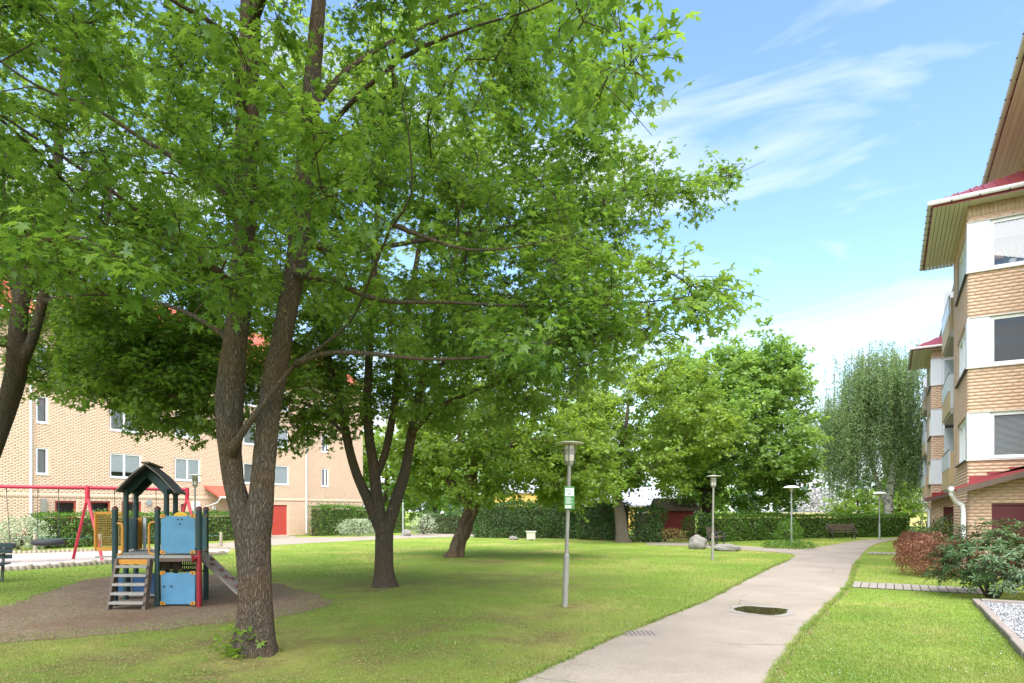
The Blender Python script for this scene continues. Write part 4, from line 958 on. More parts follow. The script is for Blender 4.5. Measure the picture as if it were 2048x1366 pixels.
def bay(y0, near):
    y1 = y0 + 4.4
    b = MB(); fA = Fr((XB, y0, 0), (1, 0, 0), (0, -1, 0)); fB = Fr((XB, y0, 0), (0, 1, 0), (-1, 0, 0)); fC = Fr((XB, y1, 0), (1, 0, 0), (0, 1, 0))
    WA = XW - XB; top = 9.74
    oA = [(0.0, WA - .02, z0, z1) for z0, z1 in BANDS]; oB = [(0.0, 3.05, z0, z1) for z0, z1 in BANDS]
    dA = (0.50, WA - .1, 0.04, 1.90); oAd = oA + [dA]
    gB = [(0.85, 1.12, .85, 1.82), (2.45, 2.72, .85, 1.82)]
    wall_panels(fA, .30, WA, 0, top, oAd, .3, b); wall_panels(fB, 0.0, 4.4, 0, top, oB + gB, .3, b); wall_panels(fC, 0, WA, 0, top, [], .3, b)
    w = b.build('bay_wall', M['mortar'], rb)
    rA = brick_rects(0.0, WA, 0.05, 9.42, oAd, 0.27, 0.088, .009)
    sold = [(a + .004, a + .082, 9.425, 9.735) for a in np.arange(0, WA - .08, 0.09)]
    if near:
        vis = [r for r in rA if r[1] < 1.62 and r[2] > 1.2 and not (2.25 < r[2] < 2.6 and r[0] > .9)]
        vis = sorted(vis, key=lambda r: (abs(r[2] - 5.5), r[0]))[:286]; sv = sold[:14]
        vs = set(vis) | set(sv)
        brick_parts(fA, vis + sv, w, M['brick'])
        rest = [r for r in rA + sold if r not in vs]
    else: rest = rA + sold
    V1, F1 = brick_mesh(fA, rest, 0, .008)
    V2, F2 = brick_mesh(fB, brick_rects(0, 4.4, .05, 9.73, oB + gB, .27, .088), 0, .010)
    V3, F3 = brick_mesh(fC, brick_rects(0, WA, .05, 9.73, [], .27, .088), 0, .010)
    V = np.concatenate([V1, V2, V3]); Fc = np.concatenate([F1, F2 + len(V1), F3 + len(V1) + len(V2)])
    o_ = arr_obj('brickwork', V, Fc, M['brick'], w); o_['kind'] = 'stuff'
    MB().box((XB - .02, y0 - .02, 0), (XW, y1 + .02, .045)).build('plinth', M['white_paint'], w)
    # bands of white panels and windows round the corner
    for k, (z0, z1) in enumerate(BANDS):
        MB().box((-.012, -.03, z0 + .02), (.46, .015, z1 - .01), fA).build('white_panel', M['white_panel'], w)
        MB().box((.01, -.012, z0 + .02), (.55, .012, z1 - .01), fB).build('white_panel', M['white_panel'], w)
        MB().bar(fA.p(-.012, .02, z0), fA.p(-.012, .02, z1 - .012), .03, .03).build('corner_strip', M['white_paint'], w)
        window(rb, fA, .47, WA - .06, z0 + .03, z1 - .01, ['slats', 'slats', 'slats'][k], .03, (), .085, sill=False, partial=[1.0, 0.12, 0.42][k])
        window(rb, fB, .56, 3.03, z0 + .03, z1 - .01, 'curtain', .04, (.5,), .08, sill=False)
        MB().box((-.05, -.05, z0 - .02), (WA, .06, z0 + .012), fA).build('sill', M['gutter'], w)
        MB().box((.0, -.05, z0 - .022), (3.1, .075, z0 + .010), fB).build('sill', M['dark_steel'], w)
        MB().box((-.03, -.05, z1 - .006), (WA, .035, z1 + .014), fA).build('head_flashing', M['gutter'], w)
    for a0, a1, z0, z1 in gB: window(rb, fB, a0, a1, z0, z1, 'none', .03, (), .05, 'red_frame', sill=True)
    # garage-like door under the canopy
    dr = MB().box((dA[0] + .05, -.12, dA[2]), (dA[1], -.06, dA[3] - .05), fA).build('door', M['dark_red_door'], rb)
    MB().box((dA[0], -.12, dA[3] - .05), (dA[1], -.01, dA[3]), fA).box((dA[0], -.12, dA[2]), (dA[0] + .05, -.01, dA[3] - .05), fA).build('door_frame', M['dark_red_door'], dr)
    for q in (0.5, 1.0, 1.45): MB().box((dA[0] + .05, -.06, q), (dA[1], -.056, q + .012), fA).build('panel_joint', M['play_black'], dr)
    # canopy rising towards the house, stepped flashing above it
    ye = y0 - .55
    def cz(x): return 2.26 + (x - 1.45) * .30
    cp = MB().prism([(1.40, ye, cz(1.40)), (XW + .4, ye, cz(XW + .4)), (XW + .4, ye, cz(XW + .4) + .06), (1.40, ye, cz(1.40) + .06)], (0, .538, 0)).build('canopy', M['red_metal'], rb)
    MB().prism([(1.46, ye - .03, cz(1.46) - .13), (XW + .4, ye - .03, cz(XW + .4) - .13), (XW + .4, ye - .03, cz(XW + .4) + .01), (1.46, ye - .03, cz(1.46) + .01)], (0, .028, 0)).build('verge_board', M['brown_wood'], cp)
    MB().prism([(1.47, ye + .05, cz(1.47) - .05), (XW + .3, ye + .05, cz(XW + .3) - .05), (XW + .3, ye + .05, cz(XW + .3) - .01), (1.47, ye + .05, cz(1.47) - .01)], (0, .45, 0)).build('canopy_lining', M['dark_red_door'], cp)
    st = MB(); x = XB + .015; z = cz(x) + .05
    pts = [(x, z)]; zz = 2.62; pts.append((x, zz)); xx = x
    for stp in (.42, .46, .5, .5): 
        xx += stp; pts.append((xx, zz)); zz += .105; pts.append((xx - .05, zz))
    pts.append((XW - .02, zz)); pts.append((XW - .02, cz(XW) + .05))
    st.prism([(p, y0 - .012, q) for p, q in pts], (0, -.008, 0)).build('flashing', M['red_metal'], cp)
    MB().tube([(1.36, ye - .04, 2.28), (1.36, y0 + .1, 2.28)], .06, 10).build('gutter', M['gutter'], cp, True)
    MB().tube([(1.36, ye + .12, 2.26), (1.37, ye + .14, 2.14), (1.46, ye + .40, 1.98), (1.62, ye + .46, 1.86), (1.65, ye + .47, 1.7), (1.65, ye + .47, .1)], .058, 12).build('drainpipe', M['white_paint'], cp, True)
    # hipped bay roof with soffit boards, seams, gutter
    e0, e1, ex = y0 - .40, y1 + .40, XB - .79; ez = top + .02; rise = .566
    apx = XW; dz = (apx - ex) * rise
    rf = MB().add([(ex, e0, ez + .12), (ex, e1, ez + .12), (apx, e0 + (apx - ex), ez + .12 + dz), (apx, e1 - (apx - ex) if e1 - (apx - ex) > e0 + (apx - ex) else e0 + (apx - ex) + .02, ez + .12 + dz), (apx, e0, ez + .12), (apx, e1, ez + .12)],
                  [(0, 2, 3, 1), (0, 4, 2), (1, 3, 5)]).build('bay_roof', M['red_metal'], rb)
    sol = rf.modifiers.new('sheet', 'SOLIDIFY'); sol.thickness = .04
    for i in range(1, 9):
        f = i / 9; xx = ex + (apx - ex) * f; MB().bar((xx, e0, ez + .135), (xx, e0 + (xx - ex), ez + .135 + (xx - ex) * rise), .025, .035).build('roof_seam', M['red_metal'], rf)
    for i in range(1, 10):
        yy = e0 + (e1 - e0) * i / 10; dd = min(yy - e0, e1 - yy, apx - ex); MB().bar((ex, yy, ez + .135), (ex + dd, yy, ez + .135 + dd * rise), .025, .035).build('roof_seam', M['red_metal'], rf)
    nb_ = 8 if near else 5
    for i in range(nb_):
        wd = .79 / nb_; x0_ = ex + i * wd + .004; MB().box((x0_, e0 + .02, top - .012), (x0_ + wd - .010, e1 - .02, top + .01)).build('soffit_board', M['soffit_wood'], rf)
    for i in range(4): MB().box((XB + .005, e0 + .02 + i * .095, top - .012), (XW, e0 + .105 + i * .095, top + .01)).build('soffit_board', M['soffit_wood'], rf)
    MB().box((ex - .015, e0 - .015, top - .02), (ex, e1 + .015, ez + .10)).box((ex, e0 - .015, top - .02), (XW, e0, ez + .10)).build('fascia', M['red_metal'], rf)
    MB().tube([(XW, e0 - .075, ez + .08), (ex - .075, e0 - .075, ez + .06), (ex - .075, e1 + .05, ez + .06)], .062, 10).build('gutter', M['gutter'], rf, True)
    for yy in np.arange(e0 + .2, e1, .45): MB().bar((ex, yy, ez + .0), (ex - .145, yy, ez + .02), .025, .02).build('gutter_bracket', M['dark_steel'], rf)
    for xx in np.arange(ex + .4, XW, .6): MB().bar((xx, e0, ez + .0), (xx, e0 - .145, ez + .02), .025, .02).build('gutter_bracket', M['dark_steel'], rf)
    # balconies beyond the bay
    for k, z in enumerate((2.55, 5.05, 7.55)):
        ya, yb = y1 + .15, y1 + 3.4; xf = XB - .08
        bl = MB().box((xf, ya, z - .18), (XW, yb, z)).build('balcony', M['concrete'], rb)
        MB().box((xf - .04, ya, z - .1), (xf - .005, yb, z + .55), None).build('front_panel', M['balcony_yellow'], bl)
        MB().box((xf - .05, ya, z + .56), (xf - .01, yb, z + 1.1), None).build('front_panel', M['white_panel'], bl)
        MB().box((xf, ya, z + .02), (XW, ya + .04, z + 1.1)).build('side_panel', M['balcony_yellow' if k != 1 else 'white_panel'], bl)
        MB().tube([(xf - .03, ya, z + 1.16), (xf - .03, yb, z + 1.16)], .025, 8).build('rail', M['galv'], bl, True)
        MB().box((xf + .02, yb - .04, z + .02), (XW, yb, z + 2.2)).build('end_screen', M['white_panel'], bl)
    return w
bay(20.6, True); bay(38.1, False)
# things on the inner sill of the near top window
zs = BANDS[2][0] + .12
lp = thing('table_lamp', (2.42, 20.86, zs), 'small shaded lamp behind the topmost window of the right building', 'lamp')
MB().lathe((2.42, 20.86, zs), [(.06, 0), (.05, .03), (.018, .05), (.018, .2)], 12).build('stand', M['dark_steel'], lp)
MB().lathe((2.42, 20.86, zs + .18), [(.14, 0), (.07, .2), (.065, .2)], 16).build('lamp_shade', M['terracotta'], lp)
pp = thing('potted_plant', (2.72, 20.86, zs), 'potted plant with strap leaves behind the topmost window of the right building', 'plant')
MB().lathe((2.72, 20.86, zs), [(.07, 0), (.09, .14), (.08, .14)], 14).build('pot', M['white_paint'], pp)
n = 26; az = RNG.uniform(0, 6.28, n); A = np.stack([np.cos(az) * .55, np.sin(az) * .3, np.ones(n)], -1)
V, Fc = scatter(np.repeat([[2.72, 20.86, zs + .12]], n, 0), A, rdir(n), RNG.uniform(.25, .48, n), T_LONG); arr_obj('leaves', V, Fc, M['leaf_light'], pp)

# ------------------------------------------------------------------ hedges and shrubs
def hedge(name, a, b, w, h, m, label, dens=900, size=0.085, lump=0.10, cat='hedge', top_wild=0.06):
    """clipped hedge from ground point a to b (front line), w deep away from the camera"""
    a = Vector(a); b = Vector(b); d = (b - a); ln = d.length; d.normalize(); n = Vector((-d.y, d.x, 0))
    if n.dot(a + b) < 0: n = -n                                   # depth runs away from the camera
    root = thing(name, (a + b) / 2, label, cat)
    core = MB(); f = Fr(a, d, n)
    core.box((.16, .16, 0), (ln - .16, w - .16, h - .18), f).build('inner_twigs', M['bark_dark'], root)
    def pts(k):
        face = RNG.choice(5, k, p=[.46, .30, .08, .08, .08]); s = RNG.uniform(0, ln, k); t = RNG.uniform(0, w, k); z = RNG.uniform(0.02, h, k)
        t = np.where(face == 0, 0, np.where(face == 2, w, t)); z = np.where(face == 1, h, z); s = np.where(face == 3, 0, np.where(face == 4, ln, s))
        out = np.zeros((k, 3)); out[face == 0] = -np.array(n); out[face == 2] = np.array(n); out[face == 1] = (0, 0, 1); out[face == 3] = -np.array(d); out[face == 4] = np.array(d)
        P = np.array(a) + s[:, None] * np.array(d) + t[:, None] * np.array(n); P[:, 2] = z
        lm_ = np.array([noise.noise(Vector(p * 1.1)) + 0.5 * noise.noise(Vector(p * 3.1)) for p in P])
        dep = RNG.exponential(0.06, k)
        P = P + out * (lump * lm_ - dep + 0.03)[:, None]
        up = (face == 1) & (RNG.uniform(0, 1, k) < 0.25); P[up, 2] += RNG.exponential(top_wild, up.sum())
        return P, out
    k = int(dens * (ln * h + ln * w * .6)); P, O = pts(k); P[:, 2] = np.maximum(P[:, 2], .02)
    V, Fc = scatter(P, rdir(k) + O * .4 + np.array([0, 0, .3]), O + rdir(k) * .8, size * RNG.uniform(.6, 1.2, k), T_OVAL)
    o_ = arr_obj('foliage', V, Fc, M[m], root); o_['kind'] = 'stuff'; return root
def hl(px0, py0, px1, py1, *r, **k): return (gp(px0, py0), gp(px1, py1)) + r
def lgp(px, dx): return Vector((XL + dx, uL(px), 0))
hedge('hedge', lgp(20, 3.0), lgp(418, 3.0), 1.1, 1.55, 'leaf_hedge', 'long clipped green hedge in front of the left brick building, behind the swings', 500, .11)
hedge('hedge', lgp(588, 2.6), lgp(668, 2.6), 1.2, 2.0, 'leaf_hedge', 'clipped green hedge right of the red door', 620, .11, top_wild=.16)
hedge('hedge', lgp(672, 2.7), lgp(760, 2.7), 1.2, 1.9, 'leaf_hedge', 'clipped green hedge beyond the notch, at the far corner of the left brick building', 520, .12, top_wild=.14)
hedge('hedge', gp(835, 1067), gp(950, 1069), 1.2, 1.5, 'leaf_hedge_dark', 'loose dark green hedge behind the leaning trunk', 420, .13, lump=.3, top_wild=.2)
hedge('hedge', gp(948, 1075.5), gp(1150, 1077.5), 2.0, 2.15, 'leaf_hedge_dark', 'tall dark green hedge behind the beige box', 700, .12, lump=.25, top_wild=.12)
hedge('hedge', gp(1152, 1079), gp(1238, 1081.5), 1.8, 2.2, 'leaf_hedge_dark', 'tall dark hedge between the green sign and the smooth trunk', 700, .12, lump=.25, top_wild=.12)
hedge('hedge', gp(1262, 1084), gp(1322, 1085), 1.6, 1.75, 'leaf_hedge_dark', 'dark bushy hedge left of the red shed', 620, .13, lump=.35, top_wild=.25)
hedge('hedge', gp(1440, 1083.5), gp(1592, 1078.5), 1.5, 1.45, 'leaf_hedge', 'low green hedge under the broad tree', 700, .11, lump=.16, top_wild=.1)
hedge('hedge', gp(1596, 1077), gp(1820, 1073), 1.3, 1.42, 'leaf_hedge', 'low clipped hedge behind the dark bench and the birch lamp', 760, .10, lump=.08)

def bush(name, c, r, m, label, n, size, T=T_OVAL, cat='shrub', stems=True, lump=.3, group=None, zflat=0.0, top_m=None):
    c = Vector(c); root = thing(name, c, label, cat, group)
    u = rdir(n * 2); u = u[(u[:, 2] > -.8)][:n]; k = len(u)
    lim = np.array([1 + lump * (noise.noise(Vector(d * 2.6) + c) + .5 * noise.noise(Vector(d * 6) + c)) for d in u])
    q = 1 - RNG.exponential(.12, k)
    P = np.array(c) + np.array([0, 0, r[2] * .45]) + u * (np.array(r) * np.array([1, 1, .58])) * (lim * q)[:, None]
    ok = P[:, 2] > .03; P = P[ok]; u = u[ok]; k = len(P)
    A = u * .6 + rdir(k) * .8 + np.array([0, 0, .35]); N = u + rdir(k) * .7; S = size * RNG.uniform(.6, 1.25, k)
    if stems:
        ch = []
        for i in range(26):
            a = random.uniform(0, 6.28); e = Vector((math.cos(a) * r[0] * random.uniform(.2, .8), math.sin(a) * r[1] * random.uniform(.2, .8), r[2] * random.uniform(.5, .9)))
            ch.append((np.array([tuple(c + e * .05), tuple(c + Vector((e.x * .45, e.y * .45, e.z * .6))), tuple(c + e)]), np.array([.016, .011, .004])))
        V, Fc = tubes(ch); o_ = arr_obj('stems', V, Fc, M['bark_dark'], root); o_['kind'] = 'stuff'
    V, Fc = scatter(P, A, N, S, T); o_ = arr_obj('foliage', V, Fc, M[m], root); o_['kind'] = 'stuff'
    if top_m:
        tp = P[P[:, 2] > c.z + r[2] * .72]; tp = tp[RNG.uniform(0, 1, len(tp)) < .6]
        V, Fc = scatter(tp + [0, 0, .02], rdir(len(tp)) + [0, 0, .6], rdir(len(tp)), size * RNG.uniform(.6, 1.2, len(tp)), T); o_ = arr_obj('young_shoots', V, Fc, M[top_m], root); o_['kind'] = 'stuff'
    return root
bush('flowering_shrub', lgp(628, 4.4), (1.4, 1.6, 1.15), 'leaf_grey_white', 'pale whitish shrub in front of the hedge beside the red door', 2600, .11)
bush('flowering_shrub', gp(36, 1100), (1.35, 1.1, 1.35), 'leaf_grey_white', 'pale flowering shrub behind the tyre swings', 3200, .09)
bush('shrub', gp(848, 1070), (1.0, .8, 1.4), 'leaf_grey_white', 'pale loose shrub beside the small boulder on the back path', 1200, .1)
bush('shrub', gp(1578, 1092), (.62, .62, 1.25), 'leaf_hedge', 'small green bush at the foot of the lamp post nearest the side path', 2200, .08)
bush('ground_cover', gp(1578, 1097), (1.15, .65, .34), 'leaf_hedge', 'low spreading plant round the foot of the lamp post by the side path', 1800, .07, stems=False, cat='plant')
bush('shrub', gp(1330, 1084), (1.2, .6, .7), 'litter', 'dry brownish brushwood heap before the red shed', 900, .12, T_LONG)
bush('shrub', gp(1395, 1082), (.9, .7, 1.5), 'leaf_hedge_dark', 'dark shrub at the right side of the red shed', 1500, .12)
# shrubs along the right building
for px, py, r_, lab in [(1830, 1104, (.70, .95, .80), 'farthest and smallest of the reddish barberry shrubs by the right building'), (1853, 1128, (.85, .95, .92), 'middle one of the reddish barberry shrubs, behind the nearest one'), (1882, 1153, (1.0, .9, 1.05), 'nearest and largest reddish barberry shrub beside the rhododendron')]:
    bush('barberry_shrub', gp(px, py), r_, 'leaf_barberry', lab, 9000, .05, group='barberry shrubs along the right building')
bush('shrub', gp(1862, 1098) + Vector((.55, 1.0, 0)), (.8, 1.2, 1.1), 'leaf_yellow', 'yellow-green shrub behind the barberries', 2400, .08)
bush('shrub', gp(1885, 1110) + Vector((.35, 3.4, 0)), (.7, 1.3, 1.35), 'leaf_rhodo', 'dark green shrub against the wall behind the barberries', 1800, .11, T_LONG)
bush('shrub', gp(1850, 1092) + Vector((.3, 2.5, 0)), (.9, 1.5, 1.25), 'leaf_rhodo', 'grey-green shrub in front of the far bay', 1800, .12, T_LONG)

# rhododendron with leaf rosettes on branching stems
RB = gp(1985, 1196)
rr = thing('rhododendron', RB, 'large glossy rhododendron shrub beside the gravel bed', 'shrub')
tipsR = []
RBn = np.array(RB)
while len(tipsR) < 640:
    d_ = rdir(1)[0]
    if d_[2] < -.55: continue
    p = RBn + np.array([0.28, .1, .66]) + d_ * np.array([1.45, 1.25, .88]) * random.uniform(.62, 1.0) * (1 + .22 * noise.noise(Vector(d_ * 2.5)))
    if p[2] > .08: tipsR.append(p)
tipsR = np.array(tipsR)
stemsR = [[(RB + Vector((dx * .05, dy * .05, -.05)), .03), (RB + Vector((dx * .25, dy * .25, .3)), .024), (RB + Vector((dx * .55, dy * .55, .62)), .016)] for dx, dy in [(-1, .2), (-.5, .8), (.3, 1), (1, .3), (.6, -.7), (-.4, -.8), (0, 0)]]
chR, tR, dR = grow(stemsR, tipsR, tip=.004, trunk_min=-1, step=.15, wob=.06, rise=-.06)
V, Fc = tubes(chR); arr_obj('stems', V, Fc, M['bark_dark'], rr, True)
outR = unit(tR - (RBn + [0.28, .1, .45])); PP, AA, NN = [], [], []
for p, o_ in zip(tR, outR):
    ax = unit((o_ * .8 + np.array([0, 0, .55]))[None])[0]; e1 = unit(np.cross(ax, [.3, .8, .1])[None])[0]; e2 = np.cross(ax, e1)
    for i in range(11):
        a = i * 2.4 + random.uniform(-.3, .3); d_ = e1 * math.cos(a) + e2 * math.sin(a)
        PP.append(p + d_ * .012 - ax * .006 * i); AA.append(d_ + ax * random.uniform(-.25, .45)); NN.append(ax - d_ * .2)
PP, AA, NN = np.array(PP), np.array(AA), np.array(NN); SR = RNG.uniform(.075, .125, len(PP))
k = leaf_parts(PP, AA, NN, SR, T_LONG, M['leaf_rhodo'], rr, 300)
V, Fc = scatter(PP[k], AA[k], NN[k], SR[k], T_LONG); o = arr_obj('foliage', V, Fc, M['leaf_rhodo'], rr); o['kind'] = 'stuff'

# sprouts at the foot of the near maple
SP = gp(484, 1312)
sp = thing('seedling', SP, 'young green shoots at the foot of the near maple trunk', 'plant')
n = 130; P = np.array(SP) + np.stack([RNG.normal(0, .13, n), RNG.normal(-.02, .10, n), np.abs(RNG.normal(.12, .13, n)) + .02], -1)
st_ = [(np.array([tuple(SP), tuple(P[i])]), np.array([.003, .002])) for i in range(0, n, 6)]
V, Fc = tubes(st_); arr_obj('stems', V, Fc, M['leaf_fresh'], sp)
V, Fc = scatter(P, rdir(n), rdir(n) * .6 + [0, 0, 1], RNG.uniform(.05, .10, n), T_MAPLE_MID); o = arr_obj('leaves', V, Fc, M['leaf_fresh'], sp); o['kind'] = 'stuff'

# ------------------------------------------------------------------ lamp posts
def lamp_disc(base, label, lean=0.0, h=2.94):
    b = Vector(base); L_ = thing('lamp_post', b, label, 'street lamp', 'lamp posts along the paths')
    def z(t): return b + Vector((lean * t * CC, lean * t * SS, t))
    MB().tube([z(0), z(.90)], .052, 14).build('lower_pole', M['pole_grey'], L_, True)
    MB().tube([z(.90), z(.94)], [.052, .036], 14).build('collar', M['pole_grey'], L_, True)
    MB().tube([z(.94), z(h - .40)], .034, 12).build('pole', M['pole_grey'], L_, True)
    t = z(h - .40); lan = MB().lathe(t, [(.05, -.03), (.07, 0), (.07, .03), (.03, .04)], 18).build('lamp_holder', M['pole_grey'], L_, True)
    MB().lathe(t, [(.062, .03), (.085, .05), (.09, .33)], 20).build('glass', M['lamp_glass'], L_, True)
    MB().lathe(t, [(.096, .17), (.100, .17), (.100, .26), (.096, .26)], 20).build('band', M['pole_grey'], L_, True)
    for i in range(4):
        a = i * math.pi / 2 + .4; MB().bar(t + Vector((math.cos(a) * .096, math.sin(a) * .096, .0)), t + Vector((math.cos(a) * .10, math.sin(a) * .10, .36)), .012).build('rib', M['dark_steel'], L_)
    MB().lathe(t, [(.09, .345), (.252, .362), (.254, .372), (.12, .395), (.02, .402)], 32).build('shade', M['lamp_shade'], L_, True)
    return L_
def lamp_bowl(base, label, h=2.9):
    b = Vector(base); L_ = thing('lamp_post', b, label, 'street lamp', 'lamp posts along the paths')
    MB().tube([b, b + Vector((0, 0, .95))], .055, 12).build('lower_pole', M['galv'], L_, True)
    MB().tube([b + Vector((0, 0, .95)), b + Vector((0, 0, h - .3))], .034, 12).build('pole', M['galv'], L_, True)
    t = b + Vector((0, 0, h - .3))
    MB().lathe(t, [(.04, -.02), (.06, .05), (.11, .14), (.12, .2)], 18).build('glass', M['lamp_glass'], L_, True)
    MB().lathe(t, [(.36, .185), (.37, .19), (.33, .24), (.20, .285), (.05, .30)], 28).build('shade', M['white_paint'], L_, True)
    return L_
l1 = lamp_disc(gp(1130, 1213), 'nearest grey lamp post on the lawn, carrying a green sign', .03)
l2 = lamp_disc(gp(1425, 1120), 'lamp post with flat disc shade beside the two boulders', .012)
lamp_bowl(gp(1583, 1093), 'lamp post with bowl shade standing in the low plants by the side path', 2.92)
lamp_bowl(gp(1759, 1079), 'thin lamp post with bowl shade before the birch hedge', 2.85)
lamp_bowl(gp(956, 1075), 'lamp post at the back path, right of the leaning old trunk', 2.85)
lamp_disc(gy(390, 22), 'lamp post before the left brick building, right of the play tower roof', 0, 2.96)
wp = thing('marker_pole', gp(806, 1073), 'thin white pole by the small boulder on the back path', 'pole')
MB().tube([gp(806, 1073), gp(806, 1073) + Vector((0, 0, 2.2))], .05, 10).lathe(gp(806, 1073) + Vector((0, 0, 2.2)), [(.06, 0), (.05, .05), (.01, .07)], 10).build('pole', M['galv'], wp, True)
# green sign on the nearest post
sb = gp(1130, 1213); pos = sb + Vector((.03 * 1.9 * CC, .03 * 1.9 * SS, 0)); f_s = Fr(pos, (CC, SS, 0), (SS, -CC, 0))
sg = thing('notice_sign', pos + Vector((0, 0, 1.73)), 'green and white notice sign strapped to the nearest lamp post', 'sign')
MB().box((-.075, .036, 1.73), (.105, .068, 2.135), f_s).build('board', M['sign_green'], sg, bevel=.004)
MB().box((-.06, .068, 1.965), (.092, .071, 2.105), f_s).build('white_field', M['sign_white'], sg)
MB().box((-.06, .068, 1.752), (.05, .071, 1.80), f_s).build('white_field', M['sign_white'], sg)
MB().box((.068, .068, 1.75), (.078, .071, 1.80), f_s).build('mark', M['dark_steel'], sg)
b = MB(); [b.box((-.05, .071, 2.085 - i * .018), (.06 - .03 * (i % 2), .0725, 2.079 - i * .018), f_s) for i in range(3)]; b.box((.0, .071, 1.985), (.03, .0725, 2.015), f_s); b.build('print', M['pole_grey'], sg)
b = MB(); [b.box((-.05, .068, 1.945 - i * .018), (.03 + .02 * ((i * 7) % 3), .0705, 1.938 - i * .018), f_s) for i in range(7)]; b.build('print', M['sign_white'], sg)
MB().tube([f_s.p(-.05, .02, 1.80), f_s.p(.05, .02, 1.80)], .012, 6).tube([f_s.p(-.05, .02, 2.06), f_s.p(.05, .02, 2.06)], .012, 6).build('strap', M['galv'], sg)

# ------------------------------------------------------------------ play tower
PT = gy(312, 11.6)
pt = thing('play_tower', PT, 'blue and dark green play tower with gabled roof, steps and climbing ramp', 'playground')
def pp_(px, Y, z): return gy(px, Y, z)
def post(px, Y, h, m='play_green', r=.048, cap=True):
    p = pp_(px, Y, 0); o_ = MB().tube([p, p + Vector((0, 0, h))], r, 12).build('post', M[m], pt, True)
    if cap: MB().lathe(p + Vector((0, 0, h)), [(r * 1.12, -.01), (r * 1.05, .025), (r * .5, .05), (.005, .055)], 12).build('post_cap', M['cap_brown'], o_, True)
YA, YB_, YD = 11.35, 12.2, 13.05
for a in [(230, YA, 1.73), (315, YA, 1.73), (398, YA, 1.73), (412, YB_, 1.73)]: post(*a)
EAV = 2.09
for a in [(252, YB_, EAV + .02), (333, YB_, EAV + .02), (272, YD, EAV + .02), (351, YD, EAV + .02)]: post(*a, cap=False)
def quad_panel(name, A_, B_, z0, z1, m, th=.02, parent=None, notch=0.0, bolts=True, corner='play_orange'):
    A_ = Vector((A_[0], A_[1], 0)); B_ = Vector((B_[0], B_[1], 0)); d = (B_ - A_); ln = d.length; d.normalize(); n = Vector((d.y, -d.x, 0))
    if n.dot(A_) > 0: n = -n
    f = Fr(A_, d, n)
    pts = [(0, z0), (ln, z0), (ln, z1)] + [(ln * (1 - t), z1 - notch * math.sin(math.pi * t)) for t in (.15, .3, .5, .7, .85)] + [(0, z1)]
    o_ = MB().prism([f.p(x, 0, z) for x, z in pts], n * th).build(name, M[m], pt if parent is None else parent, bevel=.004)
    if corner:
        for x, z, sx, sz in ((0, z0, 1, 1), (ln, z0, -1, 1), (0, z1, 1, -1), (ln, z1, -1, -1)):
            MB().prism([f.p(x - sx * .01, th, z - sz * .01), f.p(x + sx * .085, th, z - sz * .01), f.p(x + sx * .07, th, z + sz * .045), f.p(x - sx * .01, th, z + sz * .055)], n * .012).build('corner_clamp', M[corner], o_)
            c_ = f.p(x + sx * .04, th + .012, z + sz * .018); MB().prism([c_ + d * (math.cos(q) * .012) + Vector((0, 0, math.sin(q) * .012)) for q in np.linspace(0, 6.28, 9)[:-1]], n * .008).build('bolt', M['play_black'], o_)
    return o_, f, ln
A1 = pp_(323, YA, 0); C1 = pp_(391, YA, 0)
up_, fU, lU = quad_panel('upper_panel', A1, C1, .95, 1.63, 'play_blue', notch=.025)
for x, z in ((.5, .05), (.62, .05), (.56, .13)):
    c_ = fU.p(lU * x - .0, .02, 1.60 - z); MB().prism([c_ + fU.a * (math.cos(q) * .014) + Vector((0, 0, math.sin(q) * .014)) for q in np.linspace(0, 6.28, 9)[:-1]], fU.n * .012).build('bolt', M['play_black'], up_)
MB().prism([fU.p(lU * .56 + math.cos(q) * .13, 0.0, 1.60 + math.sin(q) * .085) for q in np.linspace(0, math.pi, 11)], fU.n * -.02).build('steering_wheel', M['play_yellow'], pt)
lo_, fL, lL = quad_panel('lower_panel', A1, C1, .04, .62, 'play_blue', notch=.03)
for x in (.10, .31):
    c_ = fL.p(lL * x, .02, .36); MB().prism([c_ + fL.a * (math.cos(q) * .017) + Vector((0, 0, math.sin(q) * .017)) for q in np.linspace(0, 6.28, 9)[:-1]], fL.n * .012).build('bolt', M['play_black'], lo_)
# decks
dk = MB().prism([pp_(226, YA - .02, .86), pp_(402, YA - .02, .86), pp_(416, YB_ + .05, .86), pp_(356, YD + .05, .86), pp_(268, YD + .05, .86), pp_(244, YB_, .86)], (0, 0, .05)).build('deck', M['grey_wood'], pt, bevel=.005)
MB().bar(pp_(228, YA, .83), pp_(400, YA, .83), .04, .06).bar(pp_(252, YB_, .83), pp_(412, YB_, .83), .04, .06).build('deck_beam', M['brown_wood'], dk)
# side panels
quad_panel('side_panel', pp_(404, YA + .06, 0), pp_(411, YB_ - .06, 0), .95, 1.63, 'play_blue')
quad_panel('side_panel', pp_(256, YB_ + .05, 0), pp_(271, YD - .05, 0), .95, 1.55, 'play_blue', corner=None)
quad_panel('back_panel', pp_(276, YD, 0), pp_(285, YD, 0), .92, 1.56, 'play_orange', corner=None)
quad_panel('back_panel', pp_(287, YD, 0), pp_(293, YD, 0), .92, 1.56, 'white_panel', corner=None)
quad_panel('low_panel', pp_(226, YB_ + .1, 0), pp_(262, YB_ + .1, 0), .10, .50, 'play_dark_blue', corner=None)
quad_panel('low_panel', pp_(265, YB_ + .1, 0), pp_(318, YB_ + .1, 0), .10, .50, 'play_dark_blue', corner=None)
MB().bar(pp_(225, YB_ + .05, .09), pp_(318, YB_ + .05, .09), .10, .03).build('low_bench', M['grey_wood'], pt)
